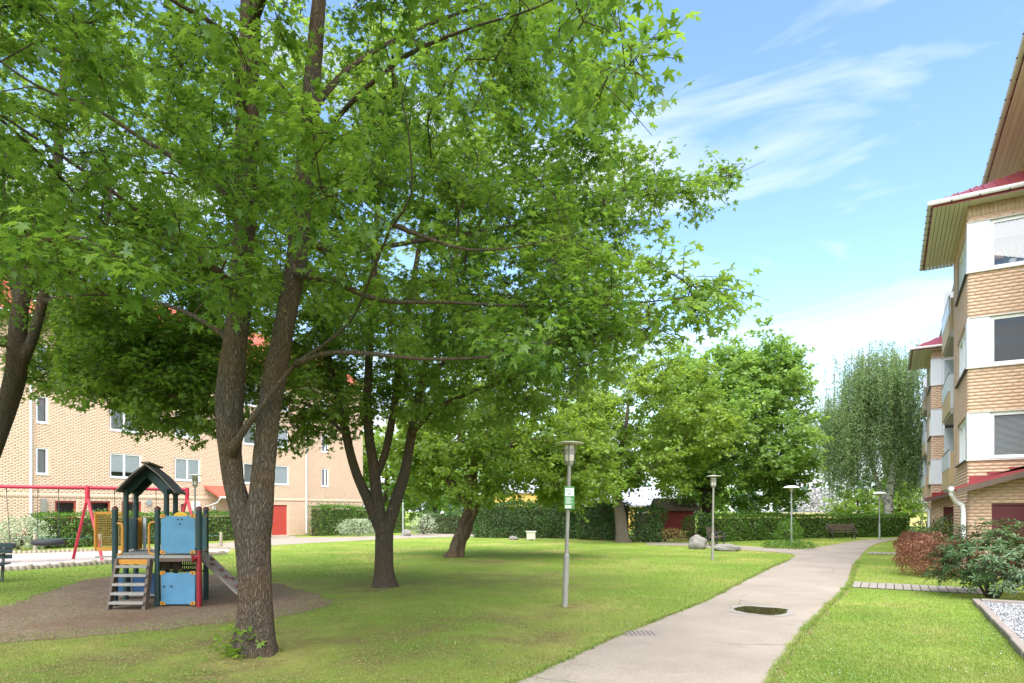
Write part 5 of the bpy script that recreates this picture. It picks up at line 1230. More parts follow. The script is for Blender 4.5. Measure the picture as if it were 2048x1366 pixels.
# perforated dark panel behind, below the deck
b = MB(); fp_ = Fr(pp_(336, YB_, 0), (CC, SS, 0), (SS, -CC, 0)); wdt = (400 - 336) / F * YB_
nx, nz = 9, 5; x0_ = wdt * .42; z0_, z1_ = .58, .98
b.box((0, -.01, z0_), (x0_, .01, z1_), fp_)
for i in range(nx + 1): xx = x0_ + (wdt - x0_) * i / nx; b.box((xx - .007, -.01, z0_), (xx + .013, .01, z1_), fp_)
for j in range(nz + 1): zz = z0_ + (z1_ - z0_) * j / nz; b.box((x0_, -.0085, zz - .013), (wdt, .0085, zz + .013), fp_)
b.build('perforated_panel', M['play_black'], pt)
MB().bar(pp_(322, YB_, .55), pp_(410, YB_, .55), .03).build('cross_bar', M['dark_steel'], pt)
MB().box((0, .3, .60), (.22, .32, .86), fp_).build('hatch_board', M['brown_wood'], pt)
MB().box((.26, .3, .60), (.40, .32, .86), fp_).build('hatch_board', M['brown_wood'], pt)
# hand loops
def loop(px0, px1, Y, z0, z1, r=.020):
    a0, a1 = pp_(px0, Y, 0), pp_(px1, Y, 0); V3 = lambda p, z: Vector((p.x, p.y, z)); q = (z1 - z0) * .12
    m_ = lambda t: a0.lerp(a1, t)
    MB().tube([V3(a0, z1), V3(m_(.6), z1), V3(m_(.92), z1 - q * .35), V3(a1, z1 - q), V3(a1, z0 + q), V3(m_(.92), z0 + q * .35), V3(m_(.6), z0), V3(a0, z0)], r, 8).build('hand_loop', M['play_orange'], pt, True)
loop(232, 245, YA, .93, 1.48); loop(313, 298, YA, .93, 1.50); loop(413, 407, YB_ - .05, 1.0, 1.50)
# steps
for s_, pb in ((0, 217), (1, 290)):
    tp = 236 if s_ == 0 else 301
    MB().bar(pp_(pb, 10.95, -.02), pp_(tp, YA - .03, .84), .05, .11, up=(SS, -CC, 0)).build('stringer', M['brown_wood'], pt)
for i in range(5):
    t = .14 + i * .175; zz = .86 * t; Y_ = 10.95 + (YA - 10.98) * t
    xa, xb = 217 + 19 * t, 290 + 11 * t
    MB().bar(pp_(xa + 3, Y_ - .03, zz), pp_(xb - 1, Y_ - .03, zz), .16, .045).build('step', M['grey_wood'], pt, bevel=.005)
MB().bar(pp_(238, YA - .05, .80), pp_(299, YA - .05, .80), .03, .085).build('threshold', M['play_orange'], pt)
# speaking tube
sx_ = pp_(398, YA - .09, 0)
MB().tube([sx_, sx_ + Vector((0, 0, .88)), sx_ + Vector((0, 0, 1.0))], [.040, .040, .032], 12).build('speaking_tube', M['play_red'], pt, True)
cq = pp_(391, YA - .12, .86); MB().tube([sx_ + Vector((0, 0, .9)), cq.lerp(sx_ + Vector((0, 0, .9)), .4), cq + Vector((-.03, -.05, .0))], [.03, .035, .075], 14).build('funnel', M['play_red'], pt, True)
# climbing ramp
ra, rb2 = pp_(408, YB_ - .35, .86), pp_(486, YB_ - .55, .20)
rp = MB().bar(ra, rb2, .32, .04).build('climbing_ramp', M['ramp_brown'], pt)
MB().bar(rb2, pp_(496, YB_ - .55, .0), .32, .04).build('ramp_foot', M['ramp_brown'], rp)
dd_ = (rb2 - ra); sd_ = dd_.normalized().cross(Vector((0, 0, 1))).normalized(); nu = sd_.cross(dd_.normalized())
for i, (t, s_) in enumerate([(.14, -.5), (.26, .45), (.42, -.1), (.60, .5), (.66, -.4), (.86, .3), (.92, -.5)]):
    c_ = ra + dd_ * t + sd_ * (s_ * .13) + nu * .02; MB().lathe(c_, [(.045, 0), (.04, .03), (.02, .045)], 10).build('climbing_hold', M['cap_brown'], rp, True)
# net frame on the left
fa, fb = pp_(192, YB_ + .25, 0), pp_(246, YB_ + .25, 0); V3 = lambda p, z: Vector((p.x, p.y, z))
nf = MB().bar(V3(fa, 1.66), V3(fb, 1.66), .05, .05).bar(V3(fa, .96), V3(fb, .96), .05, .06).bar(V3(fa, .94), V3(fa, 1.68), .05).build('net_frame', M['play_orange'], pt)
b = MB()
for i in range(1, 13): t = i / 13; b.bar(V3(fa.lerp(fb, t), .98), V3(fa.lerp(fb, t), 1.65), .011)
for j in range(1, 15): z = .98 + .67 * j / 15; b.bar(V3(fa, z), V3(fb, z), .011)
b.build('net', M['net_brown'], nf)
MB().bar(V3(pp_(192, YB_ + .25, 0), .80), V3(pp_(246, YB_ + .25, 0), .82), .06, .03).build('net_ledge', M['grey_wood'], nf)
# roof
ex0, ex1 = 232, 368
rp_pts = []
pk = 2.56
def roofp(px, Y, z): return pp_(px, Y, z)
k0, k1 = YB_ - .32, YD + .25
DV = c2w(-.365 * (k1 - k0), k1 - k0, 0)               # the tower is turned a little to the left
for side in (0, 1):
    e = (231, 2.06) if side == 0 else (350, 2.03)
    E0 = roofp(e[0], k0, e[1]); E1 = E0 + DV; P0 = roofp(290, k0, pk); P1 = P0 + DV
    mid0 = E0.lerp(P0, .55) + Vector((0, 0, .035)); mid1 = E1.lerp(P1, .55) + Vector((0, 0, .035))
    u_ = Vector((0, 0, .035))
    MB().add([E0, mid0, P0, P1, mid1, E1, E0 + u_, mid0 + u_, P0 + u_, P1 + u_, mid1 + u_, E1 + u_], [(0, 5, 4, 1), (1, 4, 3, 2), (6, 7, 10, 11), (7, 8, 9, 10), (0, 1, 7, 6), (1, 2, 8, 7), (5, 11, 10, 4), (4, 10, 9, 3), (0, 6, 11, 5), (2, 3, 9, 8)]).build('roof_plate', M['roof_felt'], pt)
P0 = roofp(290, k0 - .02, pk + .045); MB().bar(P0, P0 + DV * 1.02, .14, .03).build('ridge_cap', M['roof_felt'], pt)
for Yg, pl, prr in ((YB_, 252, 333), (YD, 272, 351)):
    c_ = (pl + prr) / 2; g_ = MB()
    za = EAV
    for s0, s1 in ((pl - 6, c_), (prr + 6, c_)):
        g_.prism([pp_(s0, Yg, za - .06), pp_(s0 + (8 if s1 > s0 else -8), Yg, za - .10), pp_(s1, Yg, pk - .20), pp_(s1, Yg, pk - .02), pp_(s0, Yg, za + .06)], c2w(0, .05, 0))
    g_.build('gable_frame', M['play_green'], pt)

# ------------------------------------------------------------------ swings
def swp(px, Y, z): return gy(px, Y, z)
s0, s1, s2 = (-40, 20.6), (175, 22.0), (374, 24.0); HB = 2.50
sw = thing('swing_set', swp(175, 22, 0), 'long red swing frame with A-shaped legs over the gravel pit', 'swing')
MB().tube([swp(*s0, HB), swp(*s1, HB)], .062, 12).build('top_bar', M['swing_red'], sw, True)
MB().tube([swp(*s1, HB), swp(*s2, HB)], .062, 12).build('top_bar', M['swing_red'], sw, True)
bd = (swp(*s2, 0) - swp(*s1, 0)).normalized(); bn = Vector((-bd.y, bd.x, 0))
for q in (s0, s1, s2):
    t_ = swp(*q, HB + .03); MB().tube([t_ + Vector((0, 0, .04)), t_ - Vector((0, 0, .55))], .075, 12).build('joint', M['swing_red'], sw, True)
    for sg_, wl in ((1, .42), (-1, .42)):
        f0 = swp(*q, 0) + bn * (sg_ * .9) + bd * (-.33 * sg_); MB().tube([t_ - Vector((0, 0, .35)), f0], .048, 10).build('leg', M['swing_red'], sw, True)
def tyre(c, label, R_=.36, r_=.11):
    t_ = thing('tyre_swing', c, label, 'swing', 'swings hanging from the red frame'); b = MB(); n1, n2 = 26, 10; base = []
    vs = [(c.x + (R_ + r_ * math.cos(2 * math.pi * j / n2)) * math.cos(2 * math.pi * i / n1), c.y + (R_ + r_ * math.cos(2 * math.pi * j / n2)) * math.sin(2 * math.pi * i / n1), c.z + r_ * .95 * math.sin(2 * math.pi * j / n2)) for i in range(n1) for j in range(n2)]
    fs_ = [(i * n2 + j, ((i + 1) % n1) * n2 + j, ((i + 1) % n1) * n2 + (j + 1) % n2, i * n2 + (j + 1) % n2) for i in range(n1) for j in range(n2)]
    b.add(vs, fs_).build('tyre', M['rubber_tyre'], t_, True); return t_
def chain(t_, top, bot):
    MB().tube([top, top - Vector((0, 0, .14))], .016, 6).build('shackle', M['dark_steel'], t_)
    MB().tube([top - Vector((0, 0, .12)), bot], .010, 5).build('chain', M['dark_steel'], t_)
def barp(px): 
    t = (px - s0[0]) / (s1[0] - s0[0]); return swp(px, s0[1] + (s1[1] - s0[1]) * t, HB - .06) if px < 175 else swp(px, s1[1] + (s2[1] - s1[1]) * (px - 175) / 199, HB - .06)
c_ = swp(96, 21.5, .65); ty = tyre(c_, 'black tyre swing hanging left of the red A-shaped legs'); chain(ty, barp(76), c_ + bd * -.30 + Vector((0, 0, .06))); chain(ty, barp(117), c_ + bd * .30 + Vector((0, 0, .06)))
c_ = swp(-3, 20.9, .55); ty = tyre(c_, 'black tyre swing cut by the left edge of the photo'); chain(ty, barp(-22), c_ + bd * -.30 + Vector((0, 0, .06))); chain(ty, barp(13), c_ + bd * .30 + Vector((0, 0, .06)))
for pa, pb, lab in ((229, 265, 'swing seat behind the roofed part of the play tower, left of the two'), (312, 347, 'swing seat behind the roofed part of the play tower, right of the two')):
    m_ = (barp(pa) + barp(pb)) / 2; m_.z = .6; t_ = thing('flat_swing', m_, lab, 'swing', 'swings hanging from the red frame')
    MB().bar(m_ - bd * .26, m_ + bd * .26, .2, .035).build('seat', M['rubber_tyre'], t_); chain(t_, barp(pa), m_ - bd * .24); chain(t_, barp(pb), m_ + bd * .24)
# posts with a rope behind the swings
rp_posts = [(-60, 1108), (70, 1104), (200, 1103.5), (330, 1100), (442, 1098)]
for i, (px, py) in enumerate(rp_posts):
    p = gp(px, py); t_ = thing('wooden_post', p, ['short weathered post at the left edge of the gravel pit', 'short weathered post beside the tyre swing', 'short weathered post behind the red A-shaped legs', 'short weathered post behind the play tower', 'short weathered post at the right end of the gravel pit'][i], 'post', 'short posts round the gravel pit')
    MB().lathe(p, [(.075, -.02), (.07, .3), (.068, .72), (.055, .76)], 10).build('post', M['log_wood'], t_, True)
r_ = MB(); q = [gp(*p) + Vector((0, 0, .62)) for p in rp_posts]
for a_, b_ in zip(q[:-1], q[1:]): r_.tube([a_, a_.lerp(b_, .3) - Vector((0, 0, .06)), a_.lerp(b_, .6) - Vector((0, 0, .07)), b_], .012, 5)
o = r_.build('rope', M['rope_green']); tag(o, 'green rope strung between the short posts round the gravel pit', 'rope')
# log edging of the pit
for nm, line, lab in (('log_edging', [(-70, 1146), (60, 1139), (230, 1127), (400, 1114), (455, 1108)], 'row of short upright logs along the near edge of the gravel pit'), ('log_edging', [(-70, 1111), (60, 1107), (250, 1101), (400, 1096), (460, 1099)], 'row of short upright logs along the far edge of the gravel pit')):
    le = thing(nm, gp(*line[1]), lab, 'edging'); me = None
    pts_ = [gp(*p) for p in line]
    for a_, b_ in zip(pts_[:-1], pts_[1:]):
        k = int((b_ - a_).length / .155)
        for i in range(k):
            p = a_.lerp(b_, i / k)
            if me is None:
                me = MB().lathe((0, 0, 0), [(.075, -.1), (.073, .11), (.06, .135)], 9).build('log', M['log_wood'], le, True); me.data.transform(Matrix.Translation(WL[le.name])); ob = me
            else: ob = me.copy(); COL.objects.link(ob); ob.parent = le
            ob.location = p - WL[le.name] + Vector((0, 0, random.uniform(-.03, .02))); ob.rotation_euler = (random.uniform(-.06, .06), random.uniform(-.06, .06), random.uniform(0, 6))

# ------------------------------------------------------------------ benches, boulders, box
def bench(loc, rz, label, w=1.6, m='brown_wood'):
    t_ = thing('park_bench', loc, label, 'bench', 'park benches'); f = Fr(loc, (math.cos(rz), math.sin(rz), 0), (math.sin(rz), -math.cos(rz), 0))
    for i in range(3): MB().box((-w / 2, .06 + i * .14, .42), (w / 2, .18 + i * .14, .455), f).build('seat_slat', M[m], t_)
    for i in range(3): MB().box((-w / 2, -.03 - i * .02, .54 + i * .13), (w / 2, .0 - i * .02, .64 + i * .13), f).build('back_slat', M[m], t_)
    for s_ in (-1, 1):
        x = s_ * (w / 2 - .18); MB().bar(f.p(x, .42, 0), f.p(x, .40, .42), .05).bar(f.p(x, .40, .40), f.p(x, 0, .40), .05).bar(f.p(x, .06, 0), f.p(x, -.08, .92), .05).build('leg', M['dark_steel'], t_)
        MB().bar(f.p(x, .42, .42), f.p(x, .42, .62), .04).bar(f.p(x, .44, .64), f.p(x, -.04, .64), .05, .035).build('armrest', M['dark_steel'], t_)
    return t_
bench(gp(1681, 1077.5), YAW, 'dark slatted bench before the clipped hedge by the curved path', 1.75)
bench(gp(1424, 1091), YAW + 1.0, 'bench with a brown back under the broad tree, half hidden by the lamp post', 1.5)
bench(gp(-62, 1164), YAW + .35, 'dark bench whose end shows at the left edge', 1.7, 'play_green')
def boulder(px, py, r, label, seed):
    c = gp(px, py); t_ = thing('boulder', c, label, 'boulder'); import bmesh
    bm = bmesh.new(); bmesh.ops.create_icosphere(bm, subdivisions=4, radius=1)
    for v in bm.verts:
        d_ = v.co.normalized(); q = 1 + .28 * noise.noise(d_ * 1.3 + Vector((seed, 0, 0))) + .10 * noise.noise(d_ * 3.5 + Vector((seed, 0, 0))) + .03 * noise.noise(d_ * 9)
        v.co = Vector((d_.x * r[0], d_.y * r[1], d_.z * r[2])) * q + Vector((0, 0, r[2] * .62))
    me = bpy.data.meshes.new('rock'); bm.to_mesh(me); bm.free(); me.materials.append(M['stone']); me.polygons.foreach_set('use_smooth', [True] * len(me.polygons)); link('rock', me, t_)
boulder(1394, 1098, (.40, .36, .38), 'tall rounded grey boulder left of the lamp post', 1.0)
boulder(1452, 1102, (.55, .32, .19), 'low flat grey boulder right of the lamp post', 4.0)
boulder(813, 1072, (.36, .3, .30), 'pale boulder beside the thin white pole on the back path', 2.0)
boulder(1027, 1079.5, (.28, .22, .14), 'small flat stone left of the beige box', 6.0)
bc = gp(1062, 1080.5); bt = thing('storage_box', bc, 'small beige lidded box before the tall hedge', 'box'); f = Fr(bc, (CC, SS, 0), (SS, -CC, 0))
MB().box((-.25, -.25, .06), (.25, .2, .45), f).build('body', M['beige_bin'], bt, bevel=.02); MB().box((-.30, -.28, .45), (.30, .24, .53), f).build('lid', M['beige_bin'], bt, bevel=.02)
for x in (-.2, .16): MB().box((x, .1, 0), (x + .05, .19, .06), f).build('leg', M['beige_bin'], bt)

# ------------------------------------------------------------------ paving, gravel bed, drain, puddle
def slabs(name, A_, B_, wd, k, label, z=.012):
    t_ = sheet(name, [A_ + Vector((0, -wd / 2, 0)), B_ + Vector((0, -wd / 2, 0)), B_ + Vector((0, wd / 2, 0)), A_ + Vector((0, wd / 2, 0))], .006, M['soil']); t_['label'] = label
    ln = (B_ - A_).length / k; me = None
    for i in range(k):
        for j in range(2):
            x0_, y0_ = ln * .03, wd / 4 * .06
            c_ = A_.lerp(B_, (i + .5) / k) + Vector((0, (j - .5) * wd / 2, 0))
            if me is None: o_ = MB().box((-ln / 2 + .008, -wd / 4 + .008, 0), (ln / 2 - .008, wd / 4 - .008, .018)).build('paving_slab', M['slab'], t_, bevel=.003); me = o_
            else: o_ = me.copy(); COL.objects.link(o_); o_.parent = t_
            o_.location = (c_.x, c_.y, .008 + random.uniform(0, .003)); o_.rotation_euler = (random.uniform(-.004, .004), random.uniform(-.006, .006), random.uniform(-.006, .006))
pa = gp(1706, 1170); slabs('paving_strip', pa, Vector((1.7, pa.y + .0, 0)), 1.15, 15, 'strip of grey paving slabs from the path to the right building, nearer one')
pb = gp(1736, 1106.5); slabs('paving_strip', pb, Vector((1.0, pb.y, 0)), 1.1, 11, 'strip of grey paving slabs from the path to the right building, farther one')
xe = 1.37
bed = [(xe + .05, 3.0), (3.5, 3.0), (3.5, 14.6), (xe + .05, 14.6)]
o = sheet('gravel_bed', [Vector((x, y, 0)) for x, y in bed], .02, M['gravel_base']); o['label'] = 'bed of grey gravel at the lower right'
ed = thing('bed_edging', (xe, 9, 0), 'row of low stone kerb blocks edging the gravel bed', 'edging')
y = 5.0
while y < 14.4:
    MB().box((xe - .06 + random.uniform(-.008, .008), y + .006, -.05), (xe + .05, y + .86, .085 + random.uniform(-.01, .01))).build('kerb_block', M['edging'], ed, bevel=.012); y += .87
for x in np.arange(xe + .06, 3.4, .87): MB().box((x, 14.45, -.05), (x + .86, 14.56, .085)).build('kerb_block', M['edging'], ed, bevel=.012)
n = 26000; x = RNG.uniform(xe + .06, 3.4, n); y = 14.4 - 8.8 * RNG.uniform(0, 1, n) ** 1.0
P = np.stack([x, y, RNG.uniform(.02, .045, n)], -1); tet = np.array([(0, .5, 0), (.45, -.3, 0), (-.45, -.3, 0), (0, 0, .45), (0, .1, -.4)], float); tf = np.array([(0, 1, 3), (1, 2, 3), (2, 0, 3), (1, 0, 4), (2, 1, 4), (0, 2, 4)])
V, Fc = scatter(P, rdir(n), rdir(n), RNG.uniform(.022, .05, n), (tet, tf)); o = arr_obj('gravel', V, Fc, M['pebble']); tag(o, 'loose grey and white gravel filling the kerbed bed', 'gravel', kind='stuff')
pc = gp(1526, 1222)
def blob2(cx, cy, rx, ry, seed, k=56): return [Vector((cx + math.cos(a) * rx * (1 + .3 * 1.2 * noise.noise(Vector((math.cos(a) * 1.5, math.sin(a) * 1.5, seed)))), cy + math.sin(a) * ry * (1 + .3 * noise.noise(Vector((math.cos(a) * 1.5, math.sin(a) * 1.5, seed + 4)))), 0)) for a in np.linspace(0, 2 * math.pi, k + 1)[:-1]]
def rot2(pts, c): return [Vector((c.x + (p.x) * CC - p.y * SS, c.y + p.x * SS + p.y * CC, 0)) for p in pts]
o = sheet('puddle_margin', rot2(blob2(0, 0, .55, .58, 1), pc), .010, M['damp_rim']); o['label'] = 'pale dried margin round the puddle'
o = sheet('puddle', rot2(blob2(-.04, 0, .43, .42, 11), pc), .013, M['water']); o['label'] = 'still dark puddle on the path'
dc = gp(1283, 1268); dg = thing('drain_grate', dc, 'rusty square drain cover at the left edge of the path', 'drain')
f = Fr(dc, (CC, SS, 0), (SS, -CC, 0)); MB().box((-.26, -.2, -.01), (.24, .2, .011), f).build('frame', M['edging'], dg)
for i in range(7): MB().box((-.22 + i * .062, -.16, .011), (-.19 + i * .062, .16, .02), f).build('bar', M['edging'], dg)

# ------------------------------------------------------------------ small buildings beyond the hedges
def cottage(name, px0, px1, Y, z_e, z_r, depth, wall, roof, label, siding=0, overhang=.35, gable_front=False, door=False):
    a = gy(px0, Y); b = gy(px1, Y); w = (b - a).length; f = Fr(a, (CC, SS, 0), (SS, -CC, 0)); t_ = thing(name, (a + b) / 2, label, 'building')
    MB().box((0, -depth, 0), (w, 0, z_e), f).build('wall', M[wall], t_); o_h = overhang
    if gable_front:
        r_ = MB().prism([f.p(0, 0, z_e), f.p(w, 0, z_e), f.p(w / 2, 0, z_r)], f.n * -depth).build('gable', M[wall], t_)
        for s_ in (0, 1):
            e = f.p(-o_h if s_ == 0 else w + o_h, o_h, z_e - (z_r - z_e) * o_h / (w / 2)); p = f.p(w / 2, o_h, z_r); MB().prism([e, p, p + Vector((0, 0, .12)), e + Vector((0, 0, .12))], f.n * -(depth + 2 * o_h)).build('roof', M[roof], t_)
    else:
        MB().prism([f.p(-o_h, o_h, z_e - .05), f.p(-o_h, -depth / 2, z_r), f.p(-o_h, -depth - o_h, z_e - .05), f.p(-o_h, -depth - o_h, z_e + .12), f.p(-o_h, -depth / 2, z_r + .16), f.p(-o_h, o_h, z_e + .12)], f.a * (w + 2 * o_h)).build('roof', M[roof], t_)
        MB().prism([f.p(0, -.05, z_e), f.p(0, -depth + .05, z_e), f.p(0, -depth / 2, z_r)], f.a * w).build('gable', M[wall], t_)
    if siding:
        z = .1
        while z < z_e: MB().box((0, .0, z), (w, .022, min(z + siding - .03, z_e)), f).build('siding_board', M[wall], t_); z += siding
    return t_, f, w
cottage('shed', 1320, 1390, 39.5, 1.75, 2.35, 2.0, 'shed_red', 'brown_wood', 'dark red plank shed behind the boulders', .16, .2)
MB_ = cottage('preschool', 1176, 1372, 58, 2.15, 3.9, 9, 'yellow_wall', 'roof_grey', 'low yellow house with a grey roof behind the tall hedge', 0, .5)
for i in range(5): MB().box((1.2 + i * 1.6, .0, .9), (2.1 + i * 1.6, .03, 1.8), MB_[1]).build('window', M['white_paint'], MB_[0])
cottage('red_cottage', 1190, 1224, 50, 2.15, 3.05, 5, 'shed_red', 'roof_grey', 'small dark red gabled cottage before the yellow house', 0, .25, True)
cottage('plank_house', 990, 1085, 56, 3.3, 4.4, 5, 'yellow_wall', 'roof_grey', 'house with horizontal orange-yellow planks above the tall hedge', .2, .3, False)
cottage('play_house', 875, 893, 54, .95, 1.6, 1.2, 'shed_red', 'white_paint', 'tiny red playhouse with pale roof edges behind the leaning trunk', 0, .15, True)
cottage('dark_tower_block', 1838, 1935, 150, 17.5, 18, 14, 'tower_dark', 'tower_dark', 'distant dark apartment block behind the birch', 0, .2)
tb = bpy.data.objects[[o.name for o in bpy.data.objects if o.name.startswith('dark_tower_block')][0]]
f = Fr(gy(1838, 150), (CC, SS, 0), (SS, -CC, 0))
for i in range(5):
    for j in range(5): MB().box((.8 + i * 2.2, .0, 2 + j * 3), (2.2 + i * 2.2, .06, 3.6 + j * 3), f).build('window', M['blind'], tb)
w_ = thing('low_wall', gy(1760, 72), 'long pale yellow wall beyond the birch', 'wall'); f = Fr(gy(1560, 72), (CC, SS, 0), (SS, -CC, 0))
for i in range(9): MB().box((i * 2.6 + .02, -.15, 0), (i * 2.6 + 2.58, 0, 1.5), f).build('wall_panel', M['pale_yellow'], w_)
MB().box((-.05, -.18, 1.5), (23.5, .04, 1.58), f).build('coping', M['concrete'], w_)
for px, rx, h_, lab in ((1638, 2.6, 4.4, 'white blossoming bush left of the birch, beyond the yellow wall'), (1835, 2.2, 4.0, 'white blossoming bush right of the birch, beyond the yellow wall'), (1880, 2.6, 4.4, 'white blossoming bush beyond the yellow wall behind the right building')):
    bush('blossom_bush', gy(px, 82), (rx, rx, h_), 'blossom_white', lab, 3000, .26, T_CLUMP, lump=.35, group='white blossoming bushes')
# far wood along the horizon
pts = []
for i in range(190):
    px = random.uniform(-900, 2500); Y = random.uniform(170, 230); h_ = random.uniform(7, 13); b0 = gy(px, Y); k = 90
    u = rdir(k); q = np.array(b0) + np.array([0, 0, h_ * .5]) + u * np.array([3.6, 3.6, h_ * .52]) * RNG.uniform(.6, 1, (k, 1)); pts.append(q[q[:, 2] > 0])
P = np.concatenate(pts); V, Fc = scatter(P, rdir(len(P)), rdir(len(P)), RNG.uniform(.9, 1.9, len(P)), T_CLUMP); o = arr_obj('far_wood', V, Fc, M['leaf_conifer']); tag(o, 'dark wood far off along the horizon', 'wood', kind='stuff')

# ------------------------------------------------------------------ grass and litter
n = 420000
px = RNG.uniform(-80, 2130, n); py = HZ + 52 + (400 - 52) * RNG.uniform(0, 1, n) ** 0.85
Yd = EYE * F / (py - HZ); X = (px - CX) / F * Yd; x = CC * X - SS * Yd; y = SS * X + CC * Yd
bad = np.zeros(n, bool)
for nm, poly in SHEETS.items():
    if nm.startswith(('puddle',)): continue
    bad |= inside(poly, x, y)
for (wx, wy), rad in BROWN_SPOTS:
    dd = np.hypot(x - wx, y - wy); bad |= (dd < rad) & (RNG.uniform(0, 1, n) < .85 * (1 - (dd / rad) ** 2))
dn = np.zeros(n)                                      # thin, dry patches
for s_, w_n in ((.45, 1.0), (1.3, .7), (3.1, .5)):
    ph = RNG.uniform(0, 6.28, 8); an = RNG.uniform(0, 6.28, 8); fr_ = s_ * RNG.uniform(1.2, 3.2, 8)
    dn += w_n * sum(np.sin(fr_[i] * (x * math.cos(an[i]) + y * math.sin(an[i])) + ph[i] + 1.5 * np.sin(.6 * fr_[i] * (y * math.cos(an[i]) - x * math.sin(an[i])))) for i in range(8)) / 4
bad |= (dn > .35) & (RNG.uniform(0, 1, n) < .55 * np.clip(dn - .2, 0, 1))
ml = inside(SHEETS['play_surface'], x, y); ctr = SHEETS['play_surface'].mean(0); er_ = inside(ctr + (SHEETS['play_surface'] - ctr) * .86, x, y); bad = np.where(ml, RNG.uniform(0, 1, n) > np.where(er_, .03, .30), bad)
x, y, Yd = x[~bad], y[~bad], Yd[~bad]; n = len(x)
az = RNG.uniform(0, 6.28, n); ht = RNG.uniform(.014, .036, n) * (1 + .5 * (RNG.uniform(0, 1, n) > .95)); wdt = .0014 + .00038 * Yd
ln_ = RNG.uniform(.15, 1.1, n) * ht; a2 = RNG.uniform(0, 6.28, n)
V = np.zeros((n, 3, 3)); V[:, 0] = np.stack([x - np.cos(az) * wdt, y - np.sin(az) * wdt, np.zeros(n)], -1); V[:, 1] = np.stack([x + np.cos(az) * wdt, y + np.sin(az) * wdt, np.zeros(n)], -1)
V[:, 2] = np.stack([x + np.cos(a2) * ln_, y + np.sin(a2) * ln_, ht], -1)
o = arr_obj('grass', V.reshape(-1, 3), np.arange(n * 3).reshape(-1, 3), M['grass_blade']); tag(o, 'short mown grass of the near lawn', 'grass', kind='stuff')
# grass leaning over the path edge
pe = SHEETS['path']; seg = np.roll(pe, -1, 0) - pe; sl_ = np.hypot(seg[:, 0], seg[:, 1]); mid = pe + seg / 2; ok = (-SS * mid[:, 0] + CC * mid[:, 1] < 22) & (-SS * mid[:, 0] + CC * mid[:, 1] > 4)
n = 26000; pick = RNG.choice(np.where(ok)[0], n, p=sl_[ok] / sl_[ok].sum()); t = RNG.uniform(0, 1, n); b0 = pe[pick] + seg[pick] * t[:, None]; cl_ = np.array([noise.noise(Vector((q[0] * 4, q[1] * 4, 2))) for q in b0])
b0 = b0 + RNG.normal(0, .022, (n, 2)) + (RNG.normal(0, 1, (n, 2)) * .03 * np.maximum(0, cl_ + .2)[:, None]); a2 = RNG.uniform(0, 6.28, n); hh = RNG.uniform(.015, .05, n) * (1 + np.maximum(0, cl_)); Yd = -SS * b0[:, 0] + CC * b0[:, 1]; w2 = .0016 + .0004 * Yd
V = np.zeros((n, 3, 3)); V[:, 0] = np.stack([b0[:, 0] - np.sin(a2) * w2, b0[:, 1] + np.cos(a2) * w2, np.zeros(n)], -1); V[:, 1] = np.stack([b0[:, 0] + np.sin(a2) * w2, b0[:, 1] - np.cos(a2) * w2, np.zeros(n)], -1); V[:, 2] = np.stack([b0[:, 0] + np.cos(a2) * hh * 1.2, b0[:, 1] + np.sin(a2) * hh * 1.2, hh], -1)
o = arr_obj('edge_grass', V.reshape(-1, 3), np.arange(n * 3).reshape(-1, 3), M['grass_blade']); tag(o, 'longer grass creeping over the edges of the asphalt path', 'grass', kind='stuff')
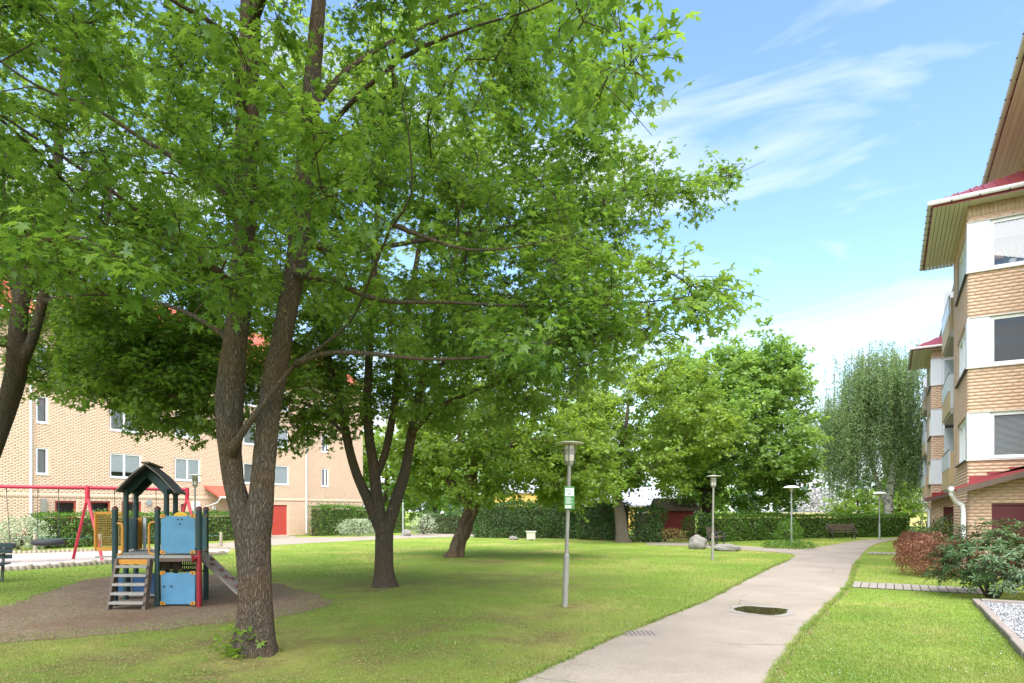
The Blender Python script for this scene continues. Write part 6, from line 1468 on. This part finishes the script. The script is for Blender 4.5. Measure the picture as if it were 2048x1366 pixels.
# clover and broad-leaved weeds in the lawn
n = 36000; px = RNG.uniform(-60, 2100, n); py = HZ + 110 + 290 * RNG.uniform(0, 1, n); Yd = EYE * F / (py - HZ); X = (px - CX) / F * Yd; x = CC * X - SS * Yd; y = SS * X + CC * Yd
cl_ = np.array([noise.noise(Vector((a_ * .7, b_ * .7, 8))) + .6 * noise.noise(Vector((a_ * 2.3, b_ * 2.3, 5))) for a_, b_ in zip(x, y)])
k = cl_ > np.where(px > 1450, -.05, .18)
for nm, poly in SHEETS.items():
    if not nm.startswith('puddle'): k &= ~inside(poly, x, y)
x, y = x[k], y[k]; n = len(x); V, Fc = scatter(np.stack([x, y, RNG.uniform(.015, .035, n)], -1), rdir(n) * [1, 1, .3], rdir(n) * .45 + [0, 0, 1], RNG.uniform(.018, .042, n), T_OVAL)
o = arr_obj('clover', V, Fc, M['leaf_light']); tag(o, 'patches of clover and broad-leaved weeds in the near lawn', 'weeds', kind='stuff')
n = 36000; px = np.concatenate([RNG.uniform(-60, 1150, n * 3 // 4), RNG.uniform(600, 1400, n // 4)]); py = RNG.uniform(1150, 1390, n); Yd = EYE * F / (py - HZ); X = (px - CX) / F * Yd; x = CC * X - SS * Yd; y = SS * X + CC * Yd
onp = inside(SHEETS['path'], x, y); k = ~onp | (RNG.uniform(0, 1, n) < .35 * np.clip((1350 - px) / 300, 0, 1)); px, py, x, y = px[k], py[k], x[k], y[k]; n = len(x)
zz = np.where(inside(SHEETS['path'], x, y) | inside(SHEETS['play_surface'], x, y), .012, .028)
V, Fc = scatter(np.stack([x, y, zz], -1), rdir(n) * [1, 1, .2], rdir(n) * .3 + [0, 0, 1], RNG.uniform(.010, .026, n), T_OVAL); o = arr_obj('fallen_litter', V, Fc, M['litter']); tag(o, 'fallen seeds and flowers scattered under the maples', 'litter', kind='stuff')
n = 500; px = RNG.uniform(1540, 2040, n); py = RNG.uniform(1185, 1366, n); Yd = EYE * F / (py - HZ); X = (px - CX) / F * Yd; x = CC * X - SS * Yd; y = SS * X + CC * Yd
k = ~(inside(SHEETS['path'], x, y) | inside(SHEETS['gravel_bed'], x, y)); k &= RNG.uniform(0, 1, n) < .35
P = np.stack([x, y, np.full(n, .045)], -1)[k]; V, Fc = scatter(P, rdir(len(P)) * [1, 1, .1], np.tile([0, 0, 1.], (len(P), 1)), np.full(len(P), .018), T_CLUMP); o = arr_obj('daisies', V, Fc, M['blossom_white']); tag(o, 'tiny white daisies in the grass by the right building', 'flowers', kind='stuff')
